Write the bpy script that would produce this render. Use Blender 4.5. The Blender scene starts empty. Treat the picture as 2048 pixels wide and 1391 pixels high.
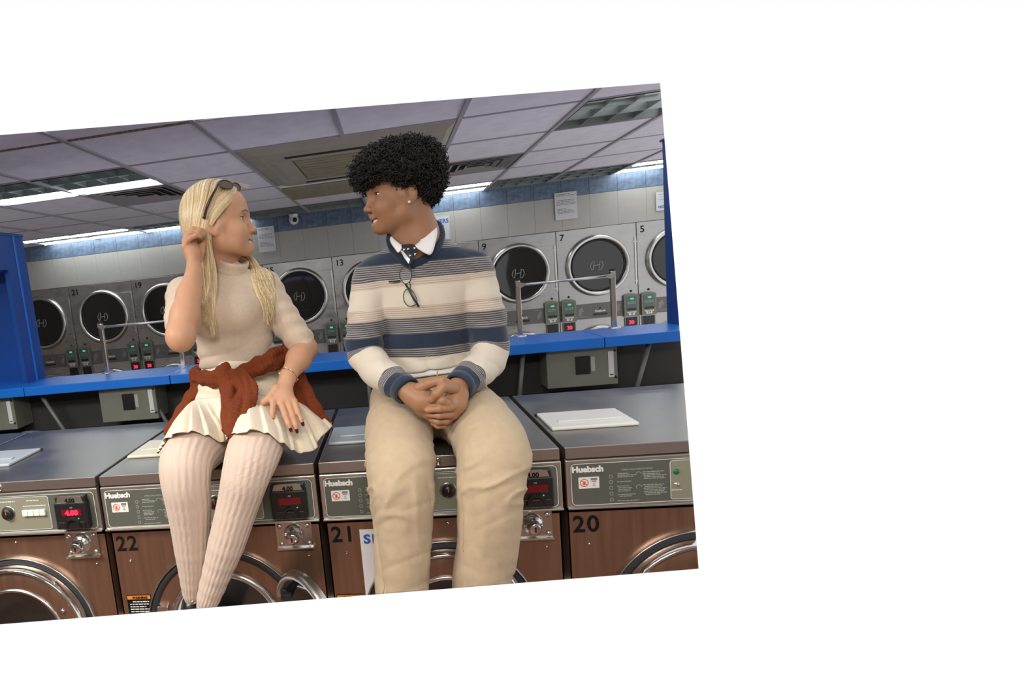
import bpy, bmesh, math, random
import numpy as np
from mathutils import Vector, Matrix, Euler
random.seed(7)
RNG = np.random.RandomState(7)
S = bpy.context.scene
COL = S.collection
R = math.radians

# ------------------------------------------------------------------ camera
CAM_POS = Vector((0.9456, -1.5856, 1.5947))
PITCH, YAW, ROLL, FPX = -0.1258, -0.1442, 0.1068, 1130.12     # standing height, tilted head of the photographer
cam_data = bpy.data.cameras.new('camera')
cam = bpy.data.objects.new('camera', cam_data)
COL.objects.link(cam)
S.camera = cam
_f0 = Vector((math.sin(YAW), math.cos(YAW), 0))
_right = Vector((math.cos(YAW), -math.sin(YAW), 0))
_fw = _f0 * math.cos(PITCH) + Vector((0, 0, math.sin(PITCH)))
_up = -_f0 * math.sin(PITCH) + Vector((0, 0, math.cos(PITCH)))
_cx = _right * math.cos(ROLL) - _up * math.sin(ROLL)
_cy = _right * math.sin(ROLL) + _up * math.cos(ROLL)
cam.matrix_world = Matrix(((_cx.x, _cy.x, -_fw.x, CAM_POS.x),
                           (_cx.y, _cy.y, -_fw.y, CAM_POS.y),
                           (_cx.z, _cy.z, -_fw.z, CAM_POS.z),
                           (0, 0, 0, 1)))
cam_data.sensor_fit = 'HORIZONTAL'
cam_data.sensor_width = 36.0
cam_data.lens = FPX / 2048 * 36.0
cam_data.shift_x = (1024 - 630) / 2048
cam_data.shift_y = (709 - 695.5) / 2048
cam_data.clip_start = 0.05

# ------------------------------------------------------------------ world, light, exposure
world = bpy.data.worlds.new('white_surround')
S.world = world
world.use_nodes = True
bg = world.node_tree.nodes['Background']
bg.inputs[0].default_value = (1, 1, 1, 1)
bg.inputs[1].default_value = 1.0
S.view_settings.view_transform = 'Standard'
S.view_settings.look = 'None'
S.view_settings.exposure = 0.0
S.view_settings.gamma = 1.0
S.view_settings.use_curve_mapping = False

def area(name, loc, rot, sx, sy, power, color=(1, 1, 1)):
    d = bpy.data.lights.new(name, 'AREA')
    d.shape = 'RECTANGLE'; d.size = sx; d.size_y = sy; d.energy = power; d.color = color
    o = bpy.data.objects.new(name, d); COL.objects.link(o)
    o.location = loc; o.rotation_euler = rot
    return o
# fluorescent ceiling troffers behind the photographer (out of view) that light the front of the room
area('ceiling_lamp', (-0.9, -1.1, 2.32), (R(0), 0, 0), 1.2, 0.5, 64, (1.0, 0.96, 0.89))
area('ceiling_lamp', (0.9, -1.9, 2.32), (R(0), 0, 0), 1.2, 0.5, 64, (1.0, 0.96, 0.89))
TUBE_POWER = 10.0

# ------------------------------------------------------------------ materials
def new_mat(name):
    m = bpy.data.materials.new(name); m.use_nodes = True
    nt = m.node_tree
    return m, nt, nt.nodes['Principled BSDF']

def mat(name, color, rough=0.6, metal=0.0, noise=0.0, nscale=40.0, bump=0.0, bscale=200.0,
        coat=0.0, spec=0.5, sheen=0.0, emis=None, estr=0.0, alpha=1.0, trans=0.0, stretch=None, rvar=0.0):
    m, nt, b = new_mat(name)
    c = tuple(color) + (1,)
    b.inputs['Base Color'].default_value = c
    b.inputs['Roughness'].default_value = rough
    b.inputs['Metallic'].default_value = metal
    b.inputs['Specular IOR Level'].default_value = spec
    b.inputs['Coat Weight'].default_value = coat
    b.inputs['Sheen Weight'].default_value = sheen
    b.inputs['Transmission Weight'].default_value = trans
    if emis:
        b.inputs['Emission Color'].default_value = tuple(emis) + (1,)
        b.inputs['Emission Strength'].default_value = estr
    if noise or bump or rvar:
        tc = nt.nodes.new('ShaderNodeTexCoord')
        mp = nt.nodes.new('ShaderNodeMapping')
        nt.links.new(tc.outputs['Object'], mp.inputs[0])
        if stretch: mp.inputs['Scale'].default_value = stretch
    if noise:
        n = nt.nodes.new('ShaderNodeTexNoise'); n.inputs['Scale'].default_value = nscale
        n.inputs['Detail'].default_value = 5
        nt.links.new(mp.outputs[0], n.inputs['Vector'])
        mx = nt.nodes.new('ShaderNodeMix'); mx.data_type = 'RGBA'
        lo = tuple(max(0, x * (1 - noise)) for x in color) + (1,)
        hi = tuple(min(1, x * (1 + noise)) for x in color) + (1,)
        mx.inputs[6].default_value = lo; mx.inputs[7].default_value = hi
        mr = nt.nodes.new('ShaderNodeMapRange')
        mr.inputs[1].default_value = 0.3; mr.inputs[2].default_value = 0.7
        nt.links.new(n.outputs[0], mr.inputs[0]); nt.links.new(mr.outputs[0], mx.inputs[0])
        nt.links.new(mx.outputs[2], b.inputs['Base Color'])
        if rvar:
            m2 = nt.nodes.new('ShaderNodeMapRange')
            m2.inputs[1].default_value = 0.3; m2.inputs[2].default_value = 0.7
            m2.inputs[3].default_value = max(0, rough - rvar); m2.inputs[4].default_value = rough + rvar
            nt.links.new(n.outputs[0], m2.inputs[0]); nt.links.new(m2.outputs[0], b.inputs['Roughness'])
    if bump:
        n2 = nt.nodes.new('ShaderNodeTexNoise'); n2.inputs['Scale'].default_value = bscale
        n2.inputs['Detail'].default_value = 3
        nt.links.new(mp.outputs[0], n2.inputs['Vector'])
        bp = nt.nodes.new('ShaderNodeBump'); bp.inputs['Strength'].default_value = bump
        bp.inputs['Distance'].default_value = 0.004
        nt.links.new(n2.outputs[0], bp.inputs['Height']); nt.links.new(bp.outputs[0], b.inputs['Normal'])
    return m

M = {}
M['tile'] = mat('ceiling_tile', (0.77, 0.735, 0.84), 0.95, noise=0.06, nscale=9, bump=0.35, bscale=260)
M['grid'] = mat('ceiling_grid', (0.42, 0.39, 0.43), 0.6, metal=0.2)
M['dirt'] = mat('dust_stained_grid', (0.22, 0.16, 0.11), 0.9, noise=0.4, nscale=60)
M['wall'] = mat('wall_tile_cream', (0.43, 0.415, 0.39), 0.42, noise=0.03, nscale=14)
M['grout'] = mat('grout', (0.50, 0.49, 0.47), 0.9)
M['band'] = mat('blue_border_tile', (0.12, 0.17, 0.26), 0.35, noise=0.35, nscale=22)
M['floor'] = mat('brown_floor', (0.16, 0.085, 0.055), 0.5, noise=0.2, nscale=6)
M['shell'] = mat('front_room_wall', (0.30, 0.25, 0.21), 0.8, noise=0.05, nscale=5)
M['steel'] = mat('dryer_steel', (0.43, 0.43, 0.425), 0.30, 0.85, noise=0.10, nscale=5, bump=0.05, bscale=3, stretch=(1, 1, 2), rvar=0.08)
M['chrome'] = mat('chrome', (0.72, 0.72, 0.72), 0.14, 1.0)
M['chrome_dull'] = mat('dull_chrome', (0.60, 0.59, 0.57), 0.28, 1.0)
M['deck'] = mat('washer_deck_steel', (0.36, 0.35, 0.33), 0.34, 0.9, noise=0.10, nscale=7, rvar=0.05)
M['deck_edge'] = mat('deck_edge_steel', (0.44, 0.38, 0.36), 0.34, 0.85, noise=0.05, nscale=30, stretch=(0.2, 1, 8))
M['front'] = mat('washer_steel_brown_reflection', (0.30, 0.175, 0.12), 0.36, 0.75, noise=0.10, nscale=60, stretch=(1, 1, 0.05), rvar=0.05)  # brown reflection of the floor is put into the steel's base colour
M['trim'] = mat('panel_trim_aluminium', (0.62, 0.60, 0.55), 0.3, 0.9)
M['panel'] = mat('panel_green_grey', (0.105, 0.115, 0.095), 0.45)
M['olive'] = mat('panel_olive', (0.26, 0.26, 0.19), 0.42)
M['white'] = mat('white_print', (0.80, 0.80, 0.78), 0.6)
M['printgrey'] = mat('grey_print', (0.36, 0.37, 0.34), 0.6)
M['black'] = mat('black_plastic', (0.015, 0.015, 0.016), 0.35)
M['rubber'] = mat('black_rubber', (0.02, 0.02, 0.022), 0.7)
M['dark'] = mat('dark_cavity', (0.012, 0.012, 0.012), 0.9)
M['drum'] = mat('drum_steel', (0.16, 0.16, 0.16), 0.4, 0.8)
M['glass'] = mat('dark_door_glass', (0.012, 0.013, 0.015), 0.06, 0.0, coat=0.5)
M['bluepaint'] = mat('blue_laminate', (0.006, 0.15, 0.62), 0.32, noise=0.06, nscale=5)
M['bluedark'] = mat('blue_panel', (0.006, 0.06, 0.30), 0.4, noise=0.08, nscale=4)
M['lidwhite'] = mat('white_plastic_lid', (0.80, 0.80, 0.78), 0.3)
M['lidgrey'] = mat('grey_plastic_lid', (0.42, 0.47, 0.52), 0.3)
M['lidbeige'] = mat('beige_plastic_lid', (0.62, 0.60, 0.50), 0.35)
M['paper'] = mat('paper', (0.62, 0.62, 0.64), 0.8)
M['paperwhite'] = mat('white_paper', (0.80, 0.81, 0.84), 0.8)
M['ink'] = mat('black_ink', (0.010, 0.010, 0.010), 0.8, spec=0.1)
M['inkgrey'] = mat('grey_ink', (0.22, 0.22, 0.24), 0.7)
M['inkblue'] = mat('blue_ink', (0.03, 0.12, 0.45), 0.6)
M['inkred'] = mat('red_ink', (0.70, 0.12, 0.06), 0.6)
M['orange'] = mat('orange_label', (0.75, 0.25, 0.03), 0.6)
M['ledoff'] = mat('unlit_red_display', (0.16, 0.008, 0.012), 0.25)
M['ledon'] = mat('lit_red_digits', (0.6, 0.01, 0.03), 0.4, emis=(1.0, 0.03, 0.08), estr=1.6)
M['ledgreen'] = mat('lit_green_display', (0.05, 0.3, 0.2), 0.4, emis=(0.15, 0.9, 0.6), estr=0.5)
M['screen'] = mat('meter_screen', (0.10, 0.15, 0.125), 0.3)
M['meter'] = mat('meter_housing', (0.20, 0.205, 0.165), 0.45)
M['strip'] = mat('dryer_control_strip', (0.145, 0.145, 0.135), 0.4)
M['arrow'] = mat('pale_arrow_print', (0.26, 0.26, 0.24), 0.6)
M['green'] = mat('green_button', (0.0, 0.16, 0.06), 0.25)
M['acbeige'] = mat('aircon_beige', (0.34, 0.31, 0.26), 0.6, noise=0.08, nscale=6)
M['acgrille'] = mat('aircon_grille', (0.27, 0.24, 0.17), 0.7, noise=0.15, nscale=10)
M['ventgrey'] = mat('vent_paint', (0.30, 0.27, 0.28), 0.6)
M['louver'] = mat('light_louver', (0.36, 0.40, 0.40), 0.3, 0.6)
M['lamphouse'] = mat('light_housing', (0.33, 0.36, 0.36), 0.4, 0.3)
M['tube'] = mat('lit_fluorescent_tube', (0.9, 0.9, 0.9), 0.4, emis=(0.94, 1.0, 0.99), estr=TUBE_POWER)
M['tubeoff'] = mat('unlit_fluorescent_tube', (0.55, 0.58, 0.58), 0.35)
M['boxgrey'] = mat('control_box_grey', (0.17, 0.175, 0.145), 0.5, noise=0.06, nscale=12)
M['shadepanel'] = mat('under_counter_shade', (0.03, 0.03, 0.028), 0.6)  # near-black stands for the shade below the counter
M['hose'] = mat('grey_hose', (0.10, 0.10, 0.095), 0.6)
M['brace'] = mat('grey_brace', (0.16, 0.17, 0.165), 0.5, 0.3)

# ------------------------------------------------------------------ object helpers
def tag(o, label=None, cat=None, group=None, kind=None):
    if label: o['label'] = label
    if cat: o['category'] = cat
    if group: o['group'] = group
    if kind: o['kind'] = kind
    return o

def thing(name, label, cat, loc=(0, 0, 0), rot=(0, 0, 0), group=None):
    o = bpy.data.objects.new(name, None); COL.objects.link(o)
    o.empty_display_size = 0.05
    o.location = loc; o.rotation_euler = rot
    return tag(o, label, cat, group)

def link_mesh(name, me, material, parent=None, loc=None, rot=None):
    o = bpy.data.objects.new(name, me); COL.objects.link(o)
    if material is not None and not me.materials: me.materials.append(material)
    if parent is not None: o.parent = parent
    if loc is not None: o.location = loc
    if rot is not None: o.rotation_euler = rot
    return o

def copy_tree(o, parent=None):
    c = o.copy(); COL.objects.link(c)
    if parent is not None: c.parent = parent
    for ch in list(o.children): copy_tree(ch, c)
    return c

class MB:
    """collects primitive shapes, then builds ONE mesh object"""
    def __init__(self): self.v = []; self.f = []; self.sm = []
    def add(self, vs, fs, smooth=False):
        n = len(self.v); self.v += [tuple(p) for p in vs]
        self.f += [tuple(i + n for i in f) for f in fs]; self.sm += [smooth] * len(fs)
        return self
    def box(self, x0, x1, y0, y1, z0, z1, c=0.0):
        if c <= 0:
            vs = [(x, y, z) for z in (z0, z1) for y in (y0, y1) for x in (x0, x1)]
            return self.add(vs, [(0, 2, 3, 1), (4, 5, 7, 6), (0, 1, 5, 4), (2, 6, 7, 3), (0, 4, 6, 2), (1, 3, 7, 5)])
        bm = bmesh.new()
        bmesh.ops.create_cube(bm, size=1)
        for v in bm.verts:
            v.co = Vector(((x0 + x1) / 2 + v.co.x * (x1 - x0), (y0 + y1) / 2 + v.co.y * (y1 - y0), (z0 + z1) / 2 + v.co.z * (z1 - z0)))
        bmesh.ops.bevel(bm, geom=bm.edges[:], offset=c, segments=2, affect='EDGES', profile=0.5)
        return self.bm(bm)
    def bm(self, bm, smooth=False):
        bm.verts.ensure_lookup_table(); bm.verts.index_update()
        self.add([v.co[:] for v in bm.verts], [[v.index for v in f.verts] for f in bm.faces], smooth)
        bm.free(); return self
    def prism(self, pts, y0, y1):
        """polygon in x,z extruded along y"""
        n = len(pts)
        vs = [(x, y0, z) for x, z in pts] + [(x, y1, z) for x, z in pts]
        fs = [tuple(range(n)), tuple(range(2 * n - 1, n - 1, -1))]
        fs += [(i, n + i, n + (i + 1) % n, (i + 1) % n) for i in range(n)]
        return self.add(vs, fs)
    def lathe(self, prof, c=(0, 0, 0), axis='y', n=48, smooth=True, a0=0, a1=2 * math.pi):
        """prof: list of (radius, offset along axis)"""
        full = abs(a1 - a0 - 2 * math.pi) < 1e-6
        m = n if full else n + 1
        vs = []
        for r, t in prof:
            for i in range(m):
                a = a0 + (a1 - a0) * i / n
                u, w = r * math.cos(a), r * math.sin(a)
                if axis == 'y': p = (c[0] + u, c[1] + t, c[2] + w)
                elif axis == 'z': p = (c[0] + u, c[1] + w, c[2] + t)
                else: p = (c[0] + t, c[1] + u, c[2] + w)
                vs.append(p)
        fs = []
        for j in range(len(prof) - 1):
            for i in range(n):
                k = (i + 1) % m
                fs.append((j * m + i, j * m + k, (j + 1) * m + k, (j + 1) * m + i))
        return self.add(vs, fs, smooth)
    def disc(self, r, c, axis='y', n=48):
        vs = []
        for i in range(n):
            a = 2 * math.pi * i / n; u, w = r * math.cos(a), r * math.sin(a)
            vs.append((c[0] + u, c[1], c[2] + w) if axis == 'y' else ((c[0] + u, c[1] + w, c[2]) if axis == 'z' else (c[0], c[1] + u, c[2] + w)))
        return self.add(vs, [tuple(range(n))])
    def tube(self, pts, r, n=8, cap=True, smooth=True):
        pts = [Vector(p) for p in pts]
        rs = r if isinstance(r, (list, tuple)) else [r] * len(pts)
        vs = []; t = None; ref = None
        for i, p in enumerate(pts):
            d = (pts[min(i + 1, len(pts) - 1)] - pts[max(i - 1, 0)])
            d = d.normalized() if d.length > 1e-9 else Vector((0, 0, 1))
            if ref is None:
                ref = d.orthogonal().normalized()
            else:
                ref = (ref - d * ref.dot(d))
                ref = ref.normalized() if ref.length > 1e-6 else d.orthogonal().normalized()
            b = d.cross(ref)
            for k in range(n):
                a = 2 * math.pi * k / n
                vs.append(p + (ref * math.cos(a) + b * math.sin(a)) * rs[i])
        fs = [(i * n + k, i * n + (k + 1) % n, (i + 1) * n + (k + 1) % n, (i + 1) * n + k) for i in range(len(pts) - 1) for k in range(n)]
        self.add(vs, fs, smooth)
        if cap:
            b = len(self.v) - len(vs)
            self.f.append(tuple(b + k for k in range(n - 1, -1, -1))); self.sm.append(False)
            self.f.append(tuple(b + (len(pts) - 1) * n + k for k in range(n))); self.sm.append(False)
        return self
    def mesh(self, name):
        me = bpy.data.meshes.new(name); me.from_pydata(self.v, [], self.f)
        me.polygons.foreach_set('use_smooth', self.sm); me.update()
        bm = bmesh.new(); bm.from_mesh(me)
        bmesh.ops.recalc_face_normals(bm, faces=bm.faces[:]); bm.to_mesh(me); bm.free()
        return me
    def build(self, name, material, parent=None, loc=None, rot=None):
        return link_mesh(name, self.mesh(name), material, parent, loc, rot)

def part(name, material, parent, fn, label=None, loc=None, rot=None):
    m = MB(); fn(m); o = m.build(name, material, parent, loc, rot)
    if label: o['label'] = label
    return o

_textcache = {}
def text(name, body, size, material, parent, loc, rot=(R(90), 0, 0), bold=0.0, depth=0.0006, align='LEFT', sx=1.0, space=1.0, label=None):
    key = (body, size, bold, align, material.name, sx, space, depth)
    if key not in _textcache:
        cu = bpy.data.curves.new('lettering', 'FONT'); cu.body = body; cu.size = size
        cu.offset = bold; cu.extrude = depth; cu.align_x = align; cu.resolution_u = 3
        cu.space_character = space
        tmp = bpy.data.objects.new('tmp', cu); COL.objects.link(tmp)
        dg = bpy.context.evaluated_depsgraph_get(); dg.update()
        me = bpy.data.meshes.new_from_object(tmp.evaluated_get(dg))
        bpy.data.objects.remove(tmp); bpy.data.curves.remove(cu)
        if sx != 1.0:
            for v in me.vertices: v.co.x *= sx
        me.materials.clear(); me.materials.append(material)
        _textcache[key] = me
    o = link_mesh(name, _textcache[key], None, parent, loc, rot)
    if label: o['label'] = label
    return o

def struct(name, m, material, parent=None):
    o = m.build(name, material, parent)
    if parent is None: o['kind'] = 'structure'
    return o

def lines_mesh(m, x0, x1, z, y, h, seed, gap=0.25, d=0.0004):
    """a row of short dashes standing for a line of print too small to read"""
    r = random.Random(seed); x = x0
    while x < x1:
        w = r.uniform(2, 6) * h
        m.box(x, min(x + w, x1), y - d, y, z, z + h); x += w + h * (0.6 + gap)
# ------------------------------------------------------------------ the setting
ZC, YW = 2.36, 4.682            # ceiling height, plane of the back wall and of the dryer fronts
GX0, GY0, G = 0.14, 0.97, 0.62  # ceiling grid
# front part of the room, behind and below the view
struct('floor', MB().box(-4.4, 4.6, -4.1, 0.36, -0.05, 0.0), M['floor'])
struct('floor_back_aisle', MB().box(-4.4, 5.2, 1.9, 4.9, -0.05, 0.0), M['floor'])
struct('wall_front', MB().box(-4.4, 4.6, -4.2, -4.1, 0.0, ZC), M['shell'])
struct('wall_left', MB().box(-4.4, -4.3, -4.1, 4.9, 0.0, ZC), M['shell'])
struct('ceiling_front', MB().box(-4.3, 4.5, -4.1, -0.26, ZC, ZC + 0.03), M['tile'])

wall = struct('wall_back', MB().box(-4.3, 5.2, YW + 0.03, YW + 0.13, 0, ZC + 0.1), M['grout'])
TW = 0.2715
xs0 = 1.673 - 22 * TW
tile_band = MB().box(0.0015, TW - 0.0015, 0.0, 0.03, 0.0, ZC - 2.195).mesh('border_tile'); tile_band.materials.append(M['band'])
tile_wall = MB().box(0.0008, TW - 0.0008, 0.004, 0.03, 0.0, 0.335).mesh('wall_tile'); tile_wall.materials.append(M['wall'])
for i in range(35):
    x = xs0 + i * TW
    if x < -4.2 or x > 5.0: continue
    o = link_mesh('border_tile', tile_band, None, wall, (x, YW - 0.003, 2.195))
    o = link_mesh('wall_tile', tile_wall, None, wall, (x, YW - 0.004, 1.858))

ceil = struct('ceiling', MB().box(-4.3, 5.2, 0.2, YW + 0.05, ZC + 0.14, ZC + 0.16), M['dark'])
tile_me = MB().box(0.003, G - 0.003, 0.004, G - 0.004, 0.0, 0.016, 0.003).mesh('ceiling_tile'); tile_me.materials.append(M['tile'])
# cells taken by fixtures:  (i, j) grid cells, i from x=GX0, j from y=GY0
cell = lambda i, j: (GX0 + i * G, GY0 + j * G)
taken = set()
LIGHTS = [  # cell i0, j, lit far tube, lit near tube
    (-3, 1, 1, 0), (3, 1, 0, 0), (-5, 5, 1, 1), (-3, 5, 1, 0), (2, 5, 1, 1), (3, 5, 0, 0), (5, 5, 1, 1), (-1, 5, 0, 0)]
LABELS = {(-3, 1): 'lit recessed fluorescent ceiling light nearest the left edge, one bright tube',
          (3, 1): 'large unlit recessed ceiling light at the right, nearest the viewer',
          (-5, 5): 'far lit ceiling light with two bright tubes above the left blue booth',
          (-3, 5): "far ceiling light with one lit tube left of the blonde person's head",
          (2, 5): "lit far ceiling light just right of the curly-haired person's head",
          (3, 5): 'dim far ceiling light with pale louvers at the right, over the posted notice',
          (5, 5): 'farthest right lit ceiling light beside the blue column',
          (-1, 5): 'dim far ceiling light behind the air conditioner, between the two heads'}
for i, j, a, b in LIGHTS:
    taken |= {(i, j)} if i == 2 else {(i, j), (i + 1, j)}
AC_CELLS = {(0, 1), (1, 1), (0, 2), (1, 2)}
VENTS = [(-2, 2), (2, 3)]
taken |= AC_CELLS | set(VENTS)
for i in range(-7, 8):
    for j in range(-1, 6):
        if (i, j) in taken: continue
        x, y = cell(i, j)
        link_mesh('ceiling_tile', tile_me, None, ceil, (x, y, ZC + 0.004 + 0.003 * RNG.rand()))
for i in range(-7, 9):
    x = GX0 + i * G
    if i == 1:
        segs = [(0.3, GY0 + G + 0.03), (GY0 + 3 * G - 0.02, YW)]
    else: segs = [(0.3, YW)]
    for y0, y1 in segs:
        part('grid_bar', M['grid'], ceil, lambda m: m.box(x - 0.012, x + 0.012, y0, y1, ZC - 0.004, ZC + 0.012))
for j in range(0, 7):
    y = GY0 + j * G
    for i in range(-7, 8):
        x = GX0 + i * G
        if i in (0, 1) and j == 2: continue
        dirty = j == 0 and i in (-3, -2, -1)
        part('grid_bar', M['dirt'] if dirty else M['grid'], ceil, lambda m: m.box(x + 0.012, x + G - 0.012, y - 0.005, y + 0.005, ZC - 0.001, ZC + 0.012))

def troffer(i, j, far, near):
    x, y = cell(i, j)
    t = thing('ceiling_light', LABELS[(i, j)], 'ceiling light', (x, y, ZC), group='recessed fluorescent ceiling lights')
    w, d = (G if i == 2 else 2 * G), G
    def house(m):
        h = 0.11
        m.box(0.014, w - 0.014, 0.014, 0.02, 0.0, h); m.box(0.014, w - 0.014, d - 0.02, d - 0.014, 0.0, h)
        m.box(0.014, 0.02, 0.02, d - 0.02, 0.0, h); m.box(w - 0.02, w - 0.014, 0.02, d - 0.02, 0.0, h)
        m.box(0.014, w - 0.014, 0.014, d - 0.014, h, h + 0.006)
    part('housing', M['lamphouse'], t, house)
    part('frame', M['black'], t, lambda m: (m.box(0.012, w - 0.012, 0.012, 0.022, -0.003, 0.0), m.box(0.012, 0.022, 0.022, d - 0.022, -0.003, 0.0), m.box(w - 0.022, w - 0.012, 0.022, d - 0.022, -0.003, 0)))
    for k in (1, 2):
        yy = 0.02 + (d - 0.04) * k / 3
        part('louver_blade', M['louver'], t, lambda m: m.box(0.02, w - 0.02, yy - 0.003, yy + 0.003, 0.004, 0.05))
    for k in range(1, 8):
        xx = 0.02 + (w - 0.04) * k / 8
        part('louver_blade', M['louver'], t, lambda m: m.box(xx - 0.002, xx + 0.002, 0.02, d - 0.02, 0.008, 0.05))
    for yy, on in ((d * 0.80, far), (d * 0.22 if (i, j) != (3, 1) else d * 0.3, near)):
        o = part('tube', M['tube'] if on else M['tubeoff'], t, lambda m: m.tube([(0.03, yy, 0.045 if not on else 0.022), (w - 0.03, yy, 0.045 if not on else 0.022)], 0.034 if on else 0.016, 10))
        if on: o['label'] = 'lit white tube'
    return t
for a in LIGHTS: troffer(*a)

# ceiling cassette air conditioner, beige, four air slots and a square grille
t = thing('air_conditioner', 'beige ceiling air conditioner cassette with square grille above the two people', 'air conditioner', (GX0 + 0.02, GY0 + G, ZC))
W2 = 2 * G - 0.03; D2 = 2 * G - 0.02
def acframe(m):
    # sloped rim around the intake
    o = [(-0.005, 0.0), (W2, 0.0), (W2, D2), (-0.005, D2)]
    z0, z1 = 0.004, -0.028
    i1 = [(0.10, 0.07), (W2 - 0.05, 0.07), (W2 - 0.05, D2 - 0.07), (0.10, D2 - 0.07)]
    i2 = [(0.26, 0.30), (W2 - 0.20, 0.30), (W2 - 0.20, D2 - 0.24), (0.26, D2 - 0.24)]
    vs = [(x, y, z0) for x, y in o] + [(x, y, z1) for x, y in i1] + [(x, y, z1) for x, y in i2] + [(x, y, 0.012) for x, y in i2]
    fs = []
    for r in range(3):
        for k in range(4):
            fs.append((r * 4 + k, r * 4 + (k + 1) % 4, (r + 1) * 4 + (k + 1) % 4, (r + 1) * 4 + k))
    m.add(vs, fs)
part('cover_frame', M['acbeige'], t, acframe)
part('air_slot', M['dark'], t, lambda m: m.box(0.24, W2 - 0.16, 0.185, 0.225, -0.031, -0.02))
part('air_slot', M['dark'], t, lambda m: m.box(0.24, W2 - 0.16, D2 - 0.17, D2 - 0.13, -0.031, -0.02))
part('air_slot', M['ventgrey'], t, lambda m: m.box(0.125, 0.165, 0.34, D2 - 0.30, -0.031, -0.02))
part('air_slot', M['ventgrey'], t, lambda m: m.box(W2 - 0.125, W2 - 0.085, 0.34, D2 - 0.30, -0.031, -0.02))
part('intake_grille', M['acgrille'], t, lambda m: m.box(0.268, W2 - 0.208, 0.308, D2 - 0.248, -0.024, 0.0, 0.006))
for k in range(9):
    yy = 0.34 + k * (D2 - 0.62) / 8
    part('grille_slat', M['acgrille'], t, lambda m: m.box(0.29, W2 - 0.23, yy, yy + 0.012, -0.027, -0.023))
# plain beige panel behind it
t = thing('ceiling_panel', 'flat beige access panel in the ceiling behind the air conditioner', 'panel', (GX0, GY0 + 3 * G + 0.16, ZC))
part('plate', M['acgrille'], t, lambda m: m.box(0.01, G - 0.01, 0.0, 0.60, -0.010, 0.002, 0.003))

def vent(i, j, label):
    x, y = cell(i, j)
    t = thing('air_vent', label, 'air vent', (x, y, ZC), group='square ceiling air vents')
    part('frame', M['ventgrey'], t, lambda m: m.box(0.014, G - 0.014, 0.014, G - 0.014, 0.02, 0.03))
    part('throat', M['dark'], t, lambda m: m.box(0.10, G - 0.10, 0.10, G - 0.10, 0.012, 0.019))
    for k in range(4):
        a = 0.03 + 0.062 * k; b = a + 0.036
        def ring(m):
            o = [(a, a), (G - a, a), (G - a, G - a), (a, G - a)]; q = [(b, b), (G - b, b), (G - b, G - b), (b, G - b)]
            za, zb = (-0.004, 0.018)
            vs = [(x_, y_, za) for x_, y_ in o] + [(x_, y_, zb) for x_, y_ in q] + [(x_, y_, za + 0.004) for x_, y_ in o] + [(x_, y_, zb + 0.004) for x_, y_ in q]
            fs = []
            for e in range(4):
                f = (e + 1) % 4
                fs += [(e, f, 4 + f, 4 + e), (8 + f, 8 + e, 12 + e, 12 + f), (e, 8 + e, 8 + f, f), (4 + f, 12 + f, 12 + e, 4 + e)]
            m.add(vs, fs)
        part('vent_louver', M['ventgrey'], t, ring)
vent(-2, 2, "square ceiling air vent beside the lit light, upper left of the blonde person")
vent(2, 3, "square ceiling air vent right of the curly-haired person's head")

# small white dome camera on the wall
t = thing('security_camera', 'small white ball security camera high on the tiled wall', 'security camera', (-0.03, YW - 0.06, 2.33))
part('mount', M['paperwhite'], t, lambda m: m.lathe([(0.0, 0.028), (0.045, 0.028), (0.05, 0.015), (0.045, 0.0), (0.03, -0.02)], axis='z', n=24))
part('ball', M['paperwhite'], t, lambda m: m.lathe([(0.052 * math.sin(a), -0.035 - 0.052 * math.cos(a)) for a in np.linspace(0.001, math.pi - 0.001, 14)], axis='z', n=24))
part('lens', M['black'], t, lambda m: m.lathe([(0.0, -0.012), (0.022, -0.010), (0.026, 0.004)], c=(0.02, -0.048, -0.042), axis='y', n=20), 'dark round lens')

# posted notices
def notice(name, label, x0, x1, z0, z1, rows, seed, matp='paper'):
    t = thing(name, label, 'notice', (x0, YW - 0.016, z0))
    w, h = x1 - x0, z1 - z0
    part('sheet', M[matp], t, lambda m: m.box(0, w, 0.0, 0.003, 0, h))
    if rows:
        def pr(m):
            for r_ in range(len(rows)):
                z, f0, f1 = rows[r_]
                lines_mesh(m, w * f0, w * f1, h * z, -0.0002, h * 0.022, seed + r_)
        o = part('printed_lines', M['inkgrey'], t, pr); o['kind'] = 'stuff'
    return t
rowsA = [(0.92, .08, .7), (0.87, .08, .9), (0.70, .1, .92), (0.645, .08, .85), (0.59, .08, .95), (0.54, .08, .9), (0.38, .1, .5), (0.33, .1, .7), (0.28, .1, .85), (0.23, .1, .9)]
notice('wall_notice', 'white printed notice taped on the wall above dryer 7', 2.687, 2.905, 1.966, 2.24, rowsA, 3)
notice('wall_notice', "white printed notice on the wall beside the blonde person's face", -0.46, -0.268, 1.99, 2.263, rowsA, 8)
t = notice('wall_notice', 'small notice with blue letters at the right by the blue column', 3.658, 3.88, 1.945, 2.128, [(0.86, .1, .8), (0.72, .16, .7), (0.58, .1, .8)], 12)
text('printed_word', 'NO', 0.034, M['inkblue'], t, (0.02, -0.001, 0.025), bold=0.001)
t = thing('dryers_sign', "cream sign with blue capitals behind the curly-haired person's shoulder", 'sign', (1.36, YW - 0.016, 1.90))
part('board', M['paper'], t, lambda m: m.box(0, 0.262, 0.0, 0.004, 0, 0.256))
part('border_line', M['wall'], t, lambda m: (m.box(0.006, 0.256, -0.001, 0.0, 0.246, 0.25), m.box(0.252, 0.256, -0.001, 0.0, 0.006, 0.246), m.box(0.006, 0.01, -0.001, 0, 0.006, 0.246)))
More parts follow.
